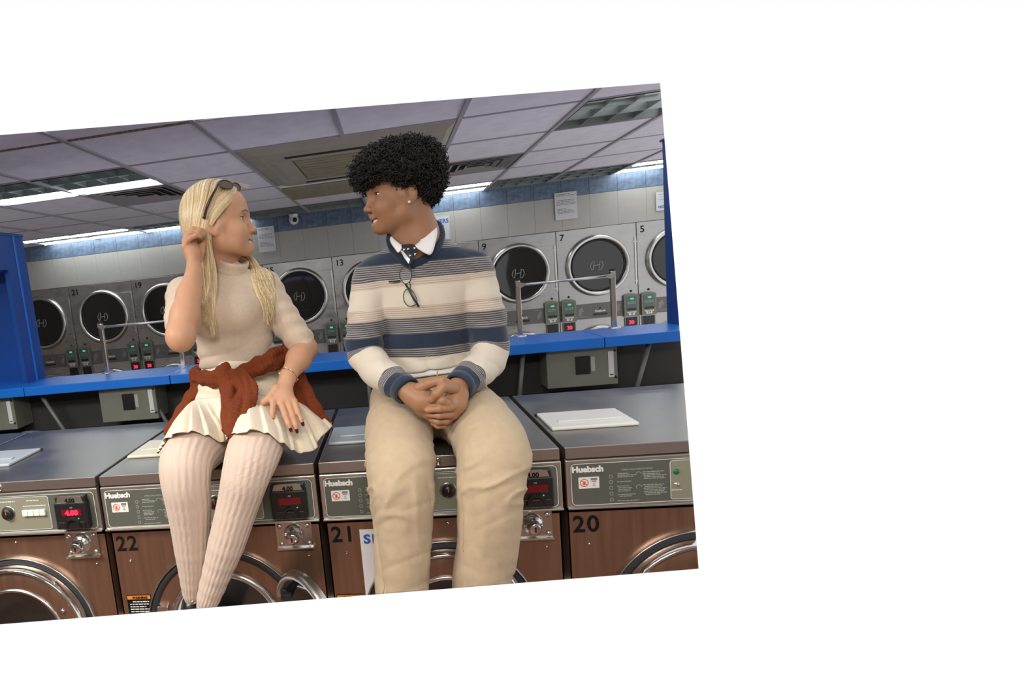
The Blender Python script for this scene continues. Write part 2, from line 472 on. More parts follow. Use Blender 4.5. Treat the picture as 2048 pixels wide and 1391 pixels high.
text('printed_word', 'DRYERS', 0.062, M['inkblue'], t, (0.25, -0.001, 0.176), bold=0.0015, align='RIGHT', sx=0.95)
text('printed_word', 'AR', 0.062, M['inkblue'], t, (0.205, -0.001, 0.115), bold=0.0015, align='RIGHT')
# ------------------------------------------------------------------ dryers along the back wall
DP = 0.784; DX0 = 2.684       # left edge of dryer 7
def ring_lathe(m, c, r0, r1, y0, y1, n=56):
    """rounded ring between radii r0..r1, protruding from y1 (back) to y0 (front)"""
    rm, h = (r0 + r1) / 2, (r1 - r0) / 2
    prof = []
    for k in range(9):
        a = math.pi * k / 8
        prof.append((rm + h * math.cos(a), (y1 + (y0 - y1) * math.sin(a))))
    m.lathe(prof, c, 'y', n)

def emblem(m, r):
    """the oval swash H of the maker on the door glass, drawn as thin strokes"""
    def st(p, w=0.0042): m.tube([(x * r, 0, z * r) for x, z in p], w, 5)
    st([(-0.95, -0.35), (-1.0, 0.1), (-0.75, 0.6), (-0.35, 0.85), (-0.45, 0.3), (-0.55, -0.2), (-0.6, -0.55), (-0.8, -0.62), (-0.95, -0.35)])
    st([(-0.5, 0.0), (0.0, 0.08), (0.45, 0.12)])
    st([(0.25, -0.75), (0.40, 0.0), (0.55, 0.70), (0.85, 0.6), (1.0, 0.15), (0.9, -0.35), (0.6, -0.7), (0.25, -0.75)])

def dryer_proto():
    t = thing('dryer', 'x', 'dryer')
    W = DP
    part('cabinet', M['steel'], t, lambda m: (m.box(0.003, W - 0.003, 0.0, 0.02, 1.073, 1.853, 0.002), m.box(0.006, W - 0.006, 0.02, 0.30, 0, 1.85), m.box(0.003, W - 0.003, 0.0, 0.02, 0.0, 0.918, 0.002)))
    part('door_panel', M['steel'], t, lambda m: (m.box(0.40, 0.757, -0.004, 0.001, 1.205, 1.722, 0.0015)))
    part('hinge', M['chrome_dull'], t, lambda m: (m.box(0.757, 0.777, -0.012, 0.0, 1.235, 1.715, 0.003), m.box(0.745, 0.781, -0.009, 0.0, 1.66, 1.672), m.box(0.745, 0.781, -0.009, 0.0, 1.26, 1.272)))
    c = (0.395, 0, 1.463)
    d = part('door', M['chrome_dull'], t, lambda m: ring_lathe(m, c, 0.262, 0.318, -0.045, 0.0))
    part('door_glass', M['glass'], d, lambda m: m.lathe([(0.264, -0.022), (0.20, -0.016), (0.10, -0.012), (0.001, -0.011)], c, 'y', 48), 'dark round glass')
    part('inner_seal', M['rubber'], d, lambda m: ring_lathe(m, c, 0.247, 0.266, -0.030, -0.012))
    part('emblem', M['printgrey'], d, lambda m: emblem(m, 0.062), 'pale swash H emblem', loc=(0.385, -0.014, 1.462))
    d2 = part('lower_door', M['chrome_dull'], t, lambda m: ring_lathe(m, (0.395, 0, 0.53), 0.262, 0.318, -0.045, 0.0))
    part('door_glass', M['glass'], d2, lambda m: m.lathe([(0.264, -0.022), (0.10, -0.012), (0.001, -0.011)], (0.395, 0, 0.53), 'y', 48), 'dark round glass')
    s = part('control_strip', M['strip'], t, lambda m: m.box(0.003, W - 0.003, -0.003, 0.02, 0.918, 1.073))
    part('lint_slot', M['black'], s, lambda m: m.box(0.335, 0.475, -0.010, -0.003, 0.948, 0.966, 0.003))
    part('lock', M['black'], s, lambda m: m.lathe([(0.0, -0.008), (0.008, -0.007), (0.009, -0.003)], (0.405, 0, 1.02), 'y', 12))
    text('logo_print', 'Huebsch', 0.030, M['white'], s, (0.405, -0.0035, 0.982), bold=0.0009, align='CENTER')
    def arrow(m, x, up):
        pts = [(-.018, -.045), (.012, -.045), (.012, .0), (.03, .0), (-.003, .048), (-.034, .0), (-.018, .0)]
        a = R(-18) if up else R(162)
        q = [(x + px * math.cos(a) - pz * math.sin(a), 1.0 + px * math.sin(a) + pz * math.cos(a)) for px, pz in pts]
        m.prism(q, -0.0038, -0.003)
    part('arrow_print', M['arrow'], s, lambda m: arrow(m, 0.215, True))
    part('arrow_print', M['arrow'], s, lambda m: arrow(m, 0.575, False))
    o = part('printed_lines', M['arrow'], s, lambda m: (lines_mesh(m, 0.17, 0.27, 0.937, -0.003, 0.008, 1), lines_mesh(m, 0.53, 0.61, 1.05, -0.003, 0.008, 2))); o['kind'] = 'stuff'
    for k, (x0, x1) in enumerate(((0.018, 0.160), (W - 0.152, W - 0.010))):
        xm = (x0 + x1) / 2; w = x1 - x0
        def house(m):
            pts = [(x0, 0.905), (x1, 0.905), (x1, 1.118)] + [(xm + w / 2 * math.cos(a), 1.118 + 0.022 * math.sin(a)) for a in np.linspace(0.2, math.pi - 0.2, 8)] + [(x0, 1.118)]
            m.prism(pts, -0.030, -0.003)
        h = part('coin_meter', M['meter'], t, house)
        part('meter_screen', M['screen'], h, lambda m: m.box(x0 + 0.018, x1 - 0.018, -0.032, -0.03, 0.975, 1.115, 0.0008))
        part('coin_slot', M['black'], h, lambda m: m.box(x0 + 0.028, x1 - 0.028, -0.034, -0.03, 0.968, 0.990))
        part('meter_light', M['ledgreen'], h, lambda m: m.box(xm - 0.012, xm + 0.022, -0.0335, -0.032, 1.078, 1.096), 'small green light')
        o = part('printed_lines', M['printgrey'], h, lambda m: [lines_mesh(m, x0 + 0.03, x1 - 0.03, z, -0.0322, 0.006, 5 + k) for z in (1.05, 1.035)]); o['kind'] = 'stuff'
        part('price_sticker', M['white'], h, lambda m: (m.box(xm - 0.028, xm + 0.028, -0.0315, -0.03, 0.917, 0.95), m.box(xm - 0.043, xm + 0.043, -0.0315, -0.03, 0.942, 0.955)), 'white sticker')
        text('printed_word', '17', 0.028, M['ink'], h, (xm, -0.0318, 0.920), bold=0.0008, align='CENTER')
        part('lock', M['black'], t, lambda m: m.lathe([(0.0, -0.008), (0.011, -0.007), (0.012, 0.0)], (xm + 0.01, 0, 1.165), 'y', 12))
        db = part('digit_display', M['black'], t, lambda m: m.box(x0 + 0.018, x1 - 0.018, -0.018, -0.0, 0.80, 0.893, 0.003))
        for xa in (x0 + 0.008, x1 - 0.018): part('display_frame', M['meter'], db, lambda m: m.box(xa, xa + 0.010, -0.014, 0, 0.79, 0.895))
    return t

proto = dryer_proto()
digit_cache = {}
LIT = {5: (0, 0), 7: (1, 1), 9: (0, 0), 11: (1, 1), 13: (1, 1), 15: (1, 0), 17: (1, 1), 19: (1, 1), 21: (0, 1), 23: (0, 0)}
WHERE = {5: 'farthest right, half behind the blue column', 7: 'behind the right clothes rail, fully in view', 9: "right of the curly-haired person's shoulder",
         11: 'hidden mostly behind the curly-haired person', 13: "just left of the curly-haired person's striped sleeve", 15: "right of the blonde person's sleeve", 17: 'behind the blonde person',
         19: "left of the blonde person's raised elbow", 21: 'left, behind the left clothes rail', 23: 'farthest left, half behind the blue booth'}
for n in (23, 21, 19, 17, 15, 13, 11, 9, 7, 5):
    k = (7 - n) // 2
    x = DX0 - (n - 7) / 2 * DP
    t = proto if n == 23 else copy_tree(proto)
    t.location = (x, YW - 0.0, 0)
    tag(t, 'steel coin dryer numbered %d, %s' % (n, WHERE[n]), 'dryer', 'coin dryers along the back wall')
    DRY = globals().setdefault('DRY', {}); DRY[n] = t
for n, t in DRY.items():
    text('number_decal', str(n), 0.094, M['ink'], t, (0.035, -0.001, 1.752), bold=0.001)
    disp = [c for c in t.children if c.name.startswith('digit_display')]
    for k in (0, 1):
        x0 = (0.018, DP - 0.152)[k]; xm = x0 + 0.071
        on = LIT[n][k]
        text('lit_digits' if on else 'unlit_digits', '30' if on else '--', 0.052, M['ledon'] if on else M['ledoff'], disp[k], (xm, -0.0185, 0.825), bold=0.002, align='CENTER')

# ------------------------------------------------------------------ blue folding counter, booths and rails behind the washers
CY0, CY1, CZ0, CZ1 = 1.03, 1.349, 1.178, 1.2245
SEG = [(-2.2, -0.952, 'leftmost blue counter section, under the blue booth'), (-0.948, -0.166, "blue counter section left of the blonde person"),
       (-0.162, 1.852, 'long blue counter section running behind the two people'), (1.856, 3.2, 'right blue counter section beyond the seam, under the blue column')]
for x0, x1, lab in SEG:
    t = thing('folding_counter', lab, 'counter', ((x0 + x1) / 2, CY0, 0), group='blue laminate counter sections')
    w = (x1 - x0) / 2
    part('countertop', M['bluepaint'], t, lambda m: m.box(-w, w, 0, CY1 - CY0, CZ0, CZ1, 0.003))
    for lx, dx in ((-0.912, 0.075), (-0.34, 0.075), (0.24, 0.05), (0.80, 0.0), (1.522, -0.02), (2.068, -0.045)):
        if x0 <= lx <= x1:
            a = lx - (x0 + x1) / 2
            part('leg', M['brace'], t, lambda m: m.tube([(a, 0.07, CZ0 + 0.002), (a + dx * 2.2, 0.10, 0.80)], 0.011, 8), 'grey slanting leg')

t = thing('blue_booth', 'tall blue laminated booth standing on the counter at the left edge', 'booth', (-1.6, 1.25, CZ1))
part('side_panel', M['bluedark'], t, lambda m: (m.box(0.545, 0.570, 0.022, 0.098, 0, 0.79), m.box(0.545, 0.570, -0.065, 0.022, 0.0, 0.79), m.box(0.545, 0.570, -0.15, -0.065, 0.607, 0.79)))
part('corner_trim', M['bluepaint'], t, lambda m: m.box(0.566, 0.574, 0.012, 0.026, 0.0, 0.79, 0.002))
part('back_panel', M['bluedark'], t, lambda m: m.box(-0.5, 0.545, 0.075, 0.098, 0, 0.79))
part('top_panel', M['bluedark'], t, lambda m: m.box(-0.5, 0.574, -0.15, 0.102, 0.79, 0.802))
part('shelf', M['bluedark'], t, lambda m: m.box(-0.5, 0.545, -0.15, 0.075, 0.60, 0.62))
t = thing('blue_column', 'dark blue panelled column standing on the counter at the right edge', 'column', (2.252, CY1 - 0.02, CZ1))
part('panel', M['bluedark'], t, lambda m: m.box(0, 0.5, -0.18, 0.02, 0, 0.846, 0.003))
part('edge_strip', M['bluepaint'], t, lambda m: m.box(-0.003, 0.004, -0.185, -0.17, 0, 0.846))
part('cap', M['bluedark'], t, lambda m: m.box(-0.008, 0.51, -0.19, 0.026, 0.846, 0.856))

def rail(x0, x1, label):
    t = thing('clothes_rail', label, 'clothes rail', (x0, CY1 - 0.025, CZ1), group='chrome clothes rails on the counter')
    L = x1 - x0; H = 0.275
    for x in (0, L):
        p = part('post', M['chrome'], t, lambda m: m.box(x - 0.011, x + 0.011, -0.011, 0.011, 0, H, 0.002))
        s = 1 if x == 0 else -1
        part('bracket', M['chrome_dull'], p, lambda m: m.prism([(x, H), (x - s * 0.011, H), (x - s * 0.011, H - 0.02), (x + s * 0.012, H - 0.036), (x + s * 0.034, H - 0.026), (x + s * 0.034, H - 0.016), (x + s * 0.012, H - 0.01)], -0.016, -0.011))
        part('foot', M['chrome_dull'], p, lambda m: m.lathe([(0.0, 0.006), (0.028, 0.005), (0.03, 0.0)], (x, 0, 0), 'z', 24))
        part('cap', M['black'], p, lambda m: m.box(x - 0.009, x + 0.009, -0.009, 0.009, H, H + 0.010))
    part('bar', M['chrome_dull'], t, lambda m: m.tube([(0.01, -0.003, H - 0.022), (L - 0.01, -0.003, H - 0.022)], 0.0065, 10))
rail(1.562, 2.002, "chrome clothes rail standing on the counter right of the curly-haired person")
rail(-0.640, -0.20, "chrome clothes rail standing on the counter left of the blonde person")

# grey control boxes and a near-black panel and ledge added for under-counter shade
struct('shade_backing', MB().box(-2.4, 3.6, 1.22, 1.24, 0.62, 1.177), M['shadepanel'])
struct('shade_ledge', MB().box(-2.4, 3.6, 0.70, 1.22, 0.94, 0.953), M['shadepanel'])
BOXL = {0: 'cut by the left edge of the picture', 1: 'left of the tied rust cardigan', 4: 'right, above the white lid'}
for k, x0 in ((0, -1.361), (1, -0.575), (4, 1.617)):
    t = thing('control_box', 'grey control box under the blue counter, ' + BOXL[k], 'control box', (x0, 1.08, 1.0), group='grey control boxes under the counter')
    part('housing', M['boxgrey'], t, lambda m: m.box(0, 0.304, 0, 0.138, 0, 0.174, 0.003))
    part('window', M['black'], t, lambda m: m.box(0.124, 0.187, -0.003, 0.0, 0.057, 0.140))
    part('label_strip', M['printgrey'], t, lambda m: m.box(0.191, 0.208, -0.002, 0.0, 0.068, 0.134))
    part('label_strip', M['paper'], t, lambda m: m.box(0.265, 0.288, -0.002, 0.0, 0.034, 0.152), 'tall white label')
    part('label_mark', M['ink'], t, lambda m: m.box(0.270, 0.284, -0.0025, -0.0018, 0.043, 0.048))
    part('screw', M['black'], t, lambda m: (m.lathe([(0, -0.004), (0.006, -0.003), (0.006, 0)], (0.295, 0, 0.034), 'y', 8), m.lathe([(0, -0.004), (0.006, -0.003), (0.006, 0)], (0.295, 0, 0.155), 'y', 8)))
t = thing('drain_hose', 'grey hose loop lying behind the left washers', 'hose', (-0.82, 0.86, 0.955))
part('hose', M['hose'], t, lambda m: m.tube([(0.10 * math.cos(a), 0.02 * math.cos(a * 2), 0.016 + 0.055 * math.sin(a)) for a in np.linspace(0, math.pi, 14)], 0.016, 8))

# ------------------------------------------------------------------ washers
WP, WW = 0.69, 0.676
DC, DR = (0.345, 0.0, 0.562), 0.256
def plate_with_hole(m, x0, x1, z0, z1, c, r, y0, y1, n=48):
    """front sheet with a round hole"""
    outer = []
    for i in range(n):
        a = 2 * math.pi * i / n; dx, dz = math.cos(a), math.sin(a)
        t_ = min(((x1 - c[0]) / dx if dx > 1e-9 else (x0 - c[0]) / dx if dx < -1e-9 else 1e9),
                 ((z1 - c[2]) / dz if dz > 1e-9 else (z0 - c[2]) / dz if dz < -1e-9 else 1e9))
        outer.append((c[0] + dx * t_, c[2] + dz * t_))
    inner = [(c[0] + r * math.cos(2 * math.pi * i / n), c[2] + r * math.sin(2 * math.pi * i / n)) for i in range(n)]
    vs = [(x, y0, z) for x, z in outer] + [(x, y0, z) for x, z in inner] + [(x, y1, z) for x, z in inner]
    fs = [(i, (i + 1) % n, n + (i + 1) % n, n + i) for i in range(n)] + [(n + i, n + (i + 1) % n, 2 * n + (i + 1) % n, 2 * n + i) for i in range(n)]
    m.add(vs, fs)
    # corners the radial fan leaves out
    for cx, cz in ((x0, z0), (x1, z0), (x1, z1), (x0, z1)):
        d = [(abs(px - cx) + abs(pz - cz), i) for i, (px, pz) in enumerate(outer)]
        a = math.atan2(cz - c[2], cx - c[0]) % (2 * math.pi); i = int(a / (2 * math.pi) * n); j = (i + 1) % n
        m.add([(outer[i][0], y0, outer[i][1]), (cx, y0, cz), (outer[j][0], y0, outer[j][1])], [(0, 1, 2)])

def frame_line(m, x0, x1, z0, z1, w, y, r=0.012):
    """thin rounded rectangular outline"""
    def rr(x0, x1, z0, z1, r):
        p = []
        for cx, cz, a0 in ((x1 - r, z1 - r, 0), (x0 + r, z1 - r, 90), (x0 + r, z0 + r, 180), (x1 - r, z0 + r, 270)):
            for k in range(5): a = R(a0 + 22.5 * k); p.append((cx + r * math.cos(a), cz + r * math.sin(a)))
        return p
    o, q = rr(x0, x1, z0, z1, r), rr(x0 + w, x1 - w, z0 + w, z1 - w, max(0.001, r - w)); n = len(o)
    m.add([(x, y, z) for x, z in o] + [(x, y, z) for x, z in q], [(i, (i + 1) % n, n + (i + 1) % n, n + i) for i in range(n)])
def rrect(m, x0, x1, z0, z1, y0, y1, r):
    p = []
    for cx, cz, a0 in ((x1 - r, z1 - r, 0), (x0 + r, z1 - r, 90), (x0 + r, z0 + r, 180), (x1 - r, z0 + r, 270)):
        for k in range(5): a = R(a0 + 22.5 * k); p.append((cx + r * math.cos(a), cz + r * math.sin(a)))
    m.prism(p, y0, y1)

def washer(n, x, label, lid='lidwhite', lit=False, open_door=False, sticker=True):
    t = thing('washing_machine', label, 'washing machine', (x, 0, 0), group='front-loading washers in a row')
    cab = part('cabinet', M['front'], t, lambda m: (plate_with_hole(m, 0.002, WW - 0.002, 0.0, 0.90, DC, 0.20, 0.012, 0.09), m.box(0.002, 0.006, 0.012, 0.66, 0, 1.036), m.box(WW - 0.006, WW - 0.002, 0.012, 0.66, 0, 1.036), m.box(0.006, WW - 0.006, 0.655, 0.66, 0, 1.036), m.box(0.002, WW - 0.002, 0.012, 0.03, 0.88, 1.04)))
    part('drum', M['drum'], cab, lambda m: m.lathe([(0.20, 0.09), (0.19, 0.11), (0.215, 0.15), (0.215, 0.45), (0.0, 0.46)], DC, 'y', 40))
    d = part('deck', M['deck'], t, lambda m: m.box(0, WW, 0.0, 0.683, 1.041, 1.0725, 0.0025))
    part('deck_edge', M['deck_edge'], d, lambda m: m.box(0.001, WW - 0.001, -0.0025, 0.0, 1.0415, 1.071))
    part('bolt', M['chrome'], d, lambda m: (m.lathe([(0.011, -0.0025), (0.011, -0.006), (0.007, -0.0075), (0.0065, -0.005), (0.0, -0.005)], (0.345, 0, 1.0565), 'y', 20)))
    # detergent lid
    l = part('detergent_lid', M[lid], t, lambda m: m.box(0.012, 0.262, 0.165, 0.352, 1.0728, 1.0835, 0.0045))
    part('ridge', M[lid], l, lambda m: m.box(0.045, 0.235, 0.218, 0.238, 1.083, 1.0885, 0.0025))
    part('hinge', M['black'], l, lambda m: (m.tube([(0.006, 0.352, 1.077), (0.03, 0.352, 1.077)], 0.004, 8), m.tube([(0.245, 0.352, 1.077), (0.268, 0.352, 1.077)], 0.004, 8)))
    # control panel
    p = part('control_panel', M['trim'], t, lambda m: (m.box(-0.0015, WW + 0.0015, -0.006, 0.012, 0.902, 1.0375, 0.003), m.box(-0.0015, WW + 0.0015, -0.013, 0.01, 0.897, 0.9035, 0.002)))
    part('fascia', M['panel'], p, lambda m: rrect(m, 0.009, WW - 0.009, 0.9055, 1.0285, -0.0068, -0.005, 0.010))
    part('outline', M['white'], p, lambda m: frame_line(m, 0.0105, WW - 0.0105, 0.907, 1.027, 0.0016, -0.0071))
    part('dial_plate', M['olive'], p, lambda m: rrect(m, 0.266, 0.510, 0.9135, 1.0215, -0.0076, -0.0066, 0.007))
    part('outline', M['white'], p, lambda m: frame_line(m, 0.265, 0.511, 0.9125, 1.0225, 0.0014, -0.0078, 0.008))
    text('logo_decal', 'Huebsch', 0.0225, M['white'], p, (0.0135, -0.0074, 1.003), bold=0.0011, sx=1.06, space=0.98)
    if sticker:
        st = part('warning_sticker', M['white'], p, lambda m: rrect(m, 0.030, 0.084, 0.9555, 0.988, -0.0074, -0.0068, 0.002))
        def ban(m):
            c = (0.045, 0, 0.972)
            m.lathe([(0.0115, -0.0078), (0.0092, -0.0078)], c, 'y', 24)
            m.add([(c[0] + sx, -0.0079, c[2] + sz) for sx, sz in ((-.0072, .0055), (-.0055, .0072), (.0072, -.0055), (.0055, -.0072))], [(0, 1, 2, 3)])
            m.add([(c[0] + sx, -0.0078, c[2] + sz) for sx, sz in ((-.004, -.006), (.001, -.007), (.004, 0), (.002, .005), (-.003, .003))], [(0, 1, 2, 3, 4)])
        part('ban_symbol', M['inkred'], st, ban)
        part('printed_mark', M['inkgrey'], st, lambda m: (m.box(0.062, 0.079, -0.0078, -0.0074, 0.978, 0.985), m.box(0.064, 0.077, -0.0078, -0.0074, 0.974, 0.9765), m.box(0.069, 0.0715, -0.0078, -0.0074, 0.966, 0.971), m.box(0.066, 0.075, -0.0078, -0.0074, 0.963, 0.9645)))
    text('heading_print', 'OPERATING INSTRUCTIONS', 0.0062, M['printgrey'], p, (0.182, -0.0073, 1.0015), align='CENTER', bold=0.0001, depth=0.0002)
    def instr(m):
        rows = [(0.992, .132, .160), (0.987, .132, .176), (0.9825, .132, .174), (0.969, .130, .166), (0.956, .130, .160), (0.951, .132, .168), (0.9465, .132, .165), (0.942, .132, .162), (0.932, .130, .178), (0.927, .136, .166), (0.914, .130, .185),
                (0.993, .196, .25), (0.9875, .196, .24), (0.983, .198, .256), (0.9785, .2, .25), (0.974, .198, .254), (0.956, .196, .25), (0.951, .2, .246), (0.9465, .198, .256), (0.942, .2, .252), (0.9375, .198, .25), (0.933, .2, .256), (0.9285, .202, .24)]
        for k, (z, a, b) in enumerate(rows): lines_mesh(m, a, b, z, -0.007, 0.0022, k, 0.1)
        for z in (0.985, 0.969, 0.953, 0.936, 0.919): frame_line(m, 0.110, 0.119, z - 0.004, z + 0.006, 0.0014, -0.0073, 0.003)
        for z in (0.988, 0.951): m.lathe([(0.008, -0.0073), (0.0066, -0.0073)], (0.186, 0, z), 'y', 14, a0=0.2, a1=3.6)
    o = part('printed_lines', M['printgrey'], p, instr); o['kind'] = 'stuff'
    part('button', M['green'], p, lambda m: m.lathe([(0, -0.0125), (0.005, -0.012), (0.0075, -0.009), (0.008, -0.0076)], (0.281, 0, 0.990), 'y', 20), 'round green button')
    part('button', M['trim'], p, lambda m: m.lathe([(0, -0.0125), (0.005, -0.012), (0.0075, -0.009), (0.008, -0.0076)], (0.281, 0, 0.954), 'y', 20), 'round grey button')
    dl = part('dial', M['black'], p, lambda m: m.lathe([(0, -0.020), (0.015, -0.020), (0.0175, -0.016), (0.0185, -0.0076)], (0.366, 0, 0.970), 'y', 28))
    part('dial_ring', M['chrome_dull'], dl, lambda m: m.lathe([(0.0245, -0.0078), (0.0225, -0.010), (0.0195, -0.0078)], (0.366, 0, 0.970), 'y', 28))
    part('pointer', M['inkred'], dl, lambda m: m.box(0.365, 0.3672, -0.0205, -0.0198, 0.970, 0.985))
    o = part('printed_lines', M['white'], p, lambda m: (lines_mesh(m, 0.340, 0.395, 1.008, -0.0076, 0.0024, 9), lines_mesh(m, 0.435, 0.478, 1.008, -0.0076, 0.0024, 10), lines_mesh(m, 0.268, 0.294, 0.938, -0.0076, 0.002, 11), lines_mesh(m, 0.42, 0.50, 0.991, -0.0076, 0.002, 12))); o['kind'] = 'stuff'
    for k in range(4):
        part('push_button', M['white'], p, lambda m: m.box(0.419 + k * 0.02, 0.4375 + k * 0.02, -0.016, -0.0076, 0.9605, 0.980, 0.0015))
    # coin unit
    c = part('coin_unit', M['black'], p, lambda m: (m.box(0.542, 0.648, -0.032, -0.005, 0.917, 1.004, 0.004), m.box(0.545, 0.645, -0.026, -0.005, 1.000, 1.022, 0.003)))
    part('price_label', M['trim'], c, lambda m: m.prism([(0.549, 1.001), (0.640, 1.001), (0.634, 1.021), (0.618, 1.0235), (0.57, 1.0235), (0.556, 1.021)], -0.0275, -0.0262), 'silver price label')
    text('price_print', '4.00', 0.017, M['ink'], c, (0.596, -0.0279, 1.0045), bold=0.0006, align='CENTER', sx=1.1)
    part('display', M['ledoff'], c, lambda m: m.box(0.566, 0.632, -0.0335, -0.032, 0.962, 0.983))
    text('printed_word', '888', 0.006, M['printgrey'], c, (0.60, -0.0325, 0.9865), align='CENTER', depth=0.0002)
    if lit: text('lit_digits', '4.00', 0.0215, M['ledon'], c, (0.600, -0.034, 0.9650), bold=0.0012, align='CENTER', sx=1.15)
    part('indicator_row', M['ledgreen'], c, lambda m: (m.box(0.588, 0.596, -0.0328, -0.032, 0.951, 0.954), m.box(0.600, 0.612, -0.0328, -0.032, 0.950, 0.955), m.box(0.618, 0.622, -0.0328, -0.032, 0.951, 0.954)))
    part('coin_chute', M['black'], c, lambda m: (m.box(0.549, 0.64, -0.036, -0.030, 0.921, 0.943, 0.003), m.lathe([(0.026, -0.042), (0.028, -0.03)], (0.600, 0, 0.930), 'y', 20, a0=0, a1=math.pi), m.lathe([(0.026, -0.042), (0.019, -0.042), (0.018, -0.03)], (0.600, 0, 0.930), 'y', 20, a0=0, a1=math.pi)))
    # lock plate
    lk = part('lock_plate', M['chrome_dull'], t, lambda m: (m.box(0.538, 0.648, 0.006, 0.012, 0.812, 0.893), m.box(0.536, 0.650, -0.002, 0.012, 0.806, 0.813, 0.0015)))
    part('lock_cylinder', M['chrome'], lk, lambda m: (m.lathe([(0.031, 0.006), (0.030, 0.0), (0.026, -0.008), (0.019, -0.010), (0.0165, -0.020), (0.0165, -0.034), (0.013, -0.036), (0.0, -0.036)], (0.593, 0, 0.855), 'y', 32)))
    part('keyhole', M['black'], lk, lambda m: m.box(0.5908, 0.5952, -0.0372, -0.0358, 0.847, 0.862))
    for sx, sz in ((0.550, 0.880), (0.636, 0.880), (0.552, 0.824), (0.637, 0.824)):
        part('bolt', M['deck_edge'], lk, lambda m: m.lathe([(0, 0.0), (0.006, 0.001), (0.008, 0.005)], (sx, 0, sz), 'y', 12))
    for sx, sz in ((0.055, 0.786), (0.63, 0.782), (0.360, 0.866)):
        part('screw', M['chrome'], t, lambda m: m.lathe([(0, 0.006), (0.0035, 0.008), (0.0042, 0.012)], (sx, 0, sz), 'y', 10))
    if n: text('number_decal', str(n), 0.068, M['ink'], t, (0.014, 0.0112, 0.821), bold=0.0012, space=1.12)
    w = part('warning_label', M['ink'], t, lambda m: rrect(m, 0.010 if n == 21 else 0.022, 0.092 if n == 21 else 0.104, 0.44, 0.652 if n == 21 else 0.669, 0.0105, 0.012, 0.003))
    ox, oz = (-0.012, -0.017) if n == 21 else (0, 0)
    part('label_header', M['orange'], w, lambda m: m.box(0.024 + ox, 0.102 + ox, 0.0100, 0.0105, 0.655 + oz, 0.667 + oz))
    text('printed_word', 'WARNING', 0.0105, M['ink'], w, (0.067 + ox, 0.0098, 0.657 + oz), bold=0.0004, align='CENTER')
    o = part('printed_lines', M['white'], w, lambda m: [lines_mesh(m, 0.03 + ox + (0.01 if k == 0 else 0), 0.096 + ox - (0.012 if k % 3 == 2 else 0), 0.645 - 0.0085 * k + oz, 0.0105, 0.003, 30 + k, 0.1) for k in range(16)]); o['kind'] = 'stuff'
    # door
    part('door_gasket', M['rubber'], t, lambda m: ring_lathe(m, DC, 0.224, 0.252, -0.002, 0.012))
    part('rim', M['chrome_dull'], t, lambda m: ring_lathe(m, DC, 0.249, 0.2565, -0.004, 0.012))
    if not open_door:
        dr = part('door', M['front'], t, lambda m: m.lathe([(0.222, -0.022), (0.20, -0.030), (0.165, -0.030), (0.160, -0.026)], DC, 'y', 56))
        part('door_rim', M['chrome'], dr, lambda m: ring_lathe(m, DC, 0.213, 0.238, -0.038, 0.006))
        part('glass_rim', M['chrome_dull'], dr, lambda m: ring_lathe(m, DC, 0.150, 0.166, -0.036, -0.020))
        part('door_glass', M['glass'], dr, lambda m: m.lathe([(0.152, -0.026), (0.13, 0.0), (0.09, 0.02), (0.0, 0.03)], DC, 'y', 48), 'dark bowl of glass')
        part('door_bolt', M['chrome'], dr, lambda m: m.lathe([(0, -0.038), (0.006, -0.037), (0.008, -0.028)], (DC[0] + 0.168, 0, DC[2] + 0.085), 'y', 12))
    else:
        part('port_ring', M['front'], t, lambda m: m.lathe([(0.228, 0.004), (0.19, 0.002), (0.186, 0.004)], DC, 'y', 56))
        part('port_rim', M['chrome_dull'], t, lambda m: ring_lathe(m, DC, 0.160, 0.188, -0.008, 0.02))
        part('hinge', M['rubber'], t, lambda m: (m.box(0.535, 0.555, -0.02, 0.012, 0.655, 0.690, 0.003), m.box(0.545, 0.57, -0.035, -0.01, 0.662, 0.683, 0.003)))
        part('latch', M['chrome_dull'], t, lambda m: (m.box(0.128, 0.165, -0.012, 0.012, 0.595, 0.640, 0.004), m.box(0.14, 0.19, -0.03, 0.0, 0.585, 0.612, 0.004)))
        # the door, swung wide open on its right hinge
        dt = part('open_door', M['chrome_dull'], t, lambda m: ring_lathe(m, (0.125, 0, 0), 0.206, 0.236, -0.014, 0.010), 'door swung open on its hinge', loc=(0.568, -0.045, 0.562), rot=(0, 0, R(-53)))
        part('door_glass', M['glass'], dt, lambda m: m.lathe([(0.208, 0.0), (0.19, 0.012), (0.165, 0.045), (0.13, 0.068), (0.07, 0.080), (0.0, 0.084)], (0.125, 0, 0), 'y', 40), 'bulging glass bowl')
    return t

washer(24, -2 * WP, 'washing machine at the far left edge, only its deck corner in view', 'lidgrey')
washer(23, -WP, 'washing machine at the left with glowing red 4.00 display and closed round door', 'lidgrey', lit=True)
washer(22, 0.0, 'washing machine numbered 22 with its round door open, under the blonde person', 'lidbeige', open_door=True)
washer(21, WP, 'washing machine numbered 21 under the curly-haired person', 'lidgrey')
washer(20, 2 * WP, 'washing machine numbered 20 at the right with white detergent lid on its steel deck', 'lidwhite')

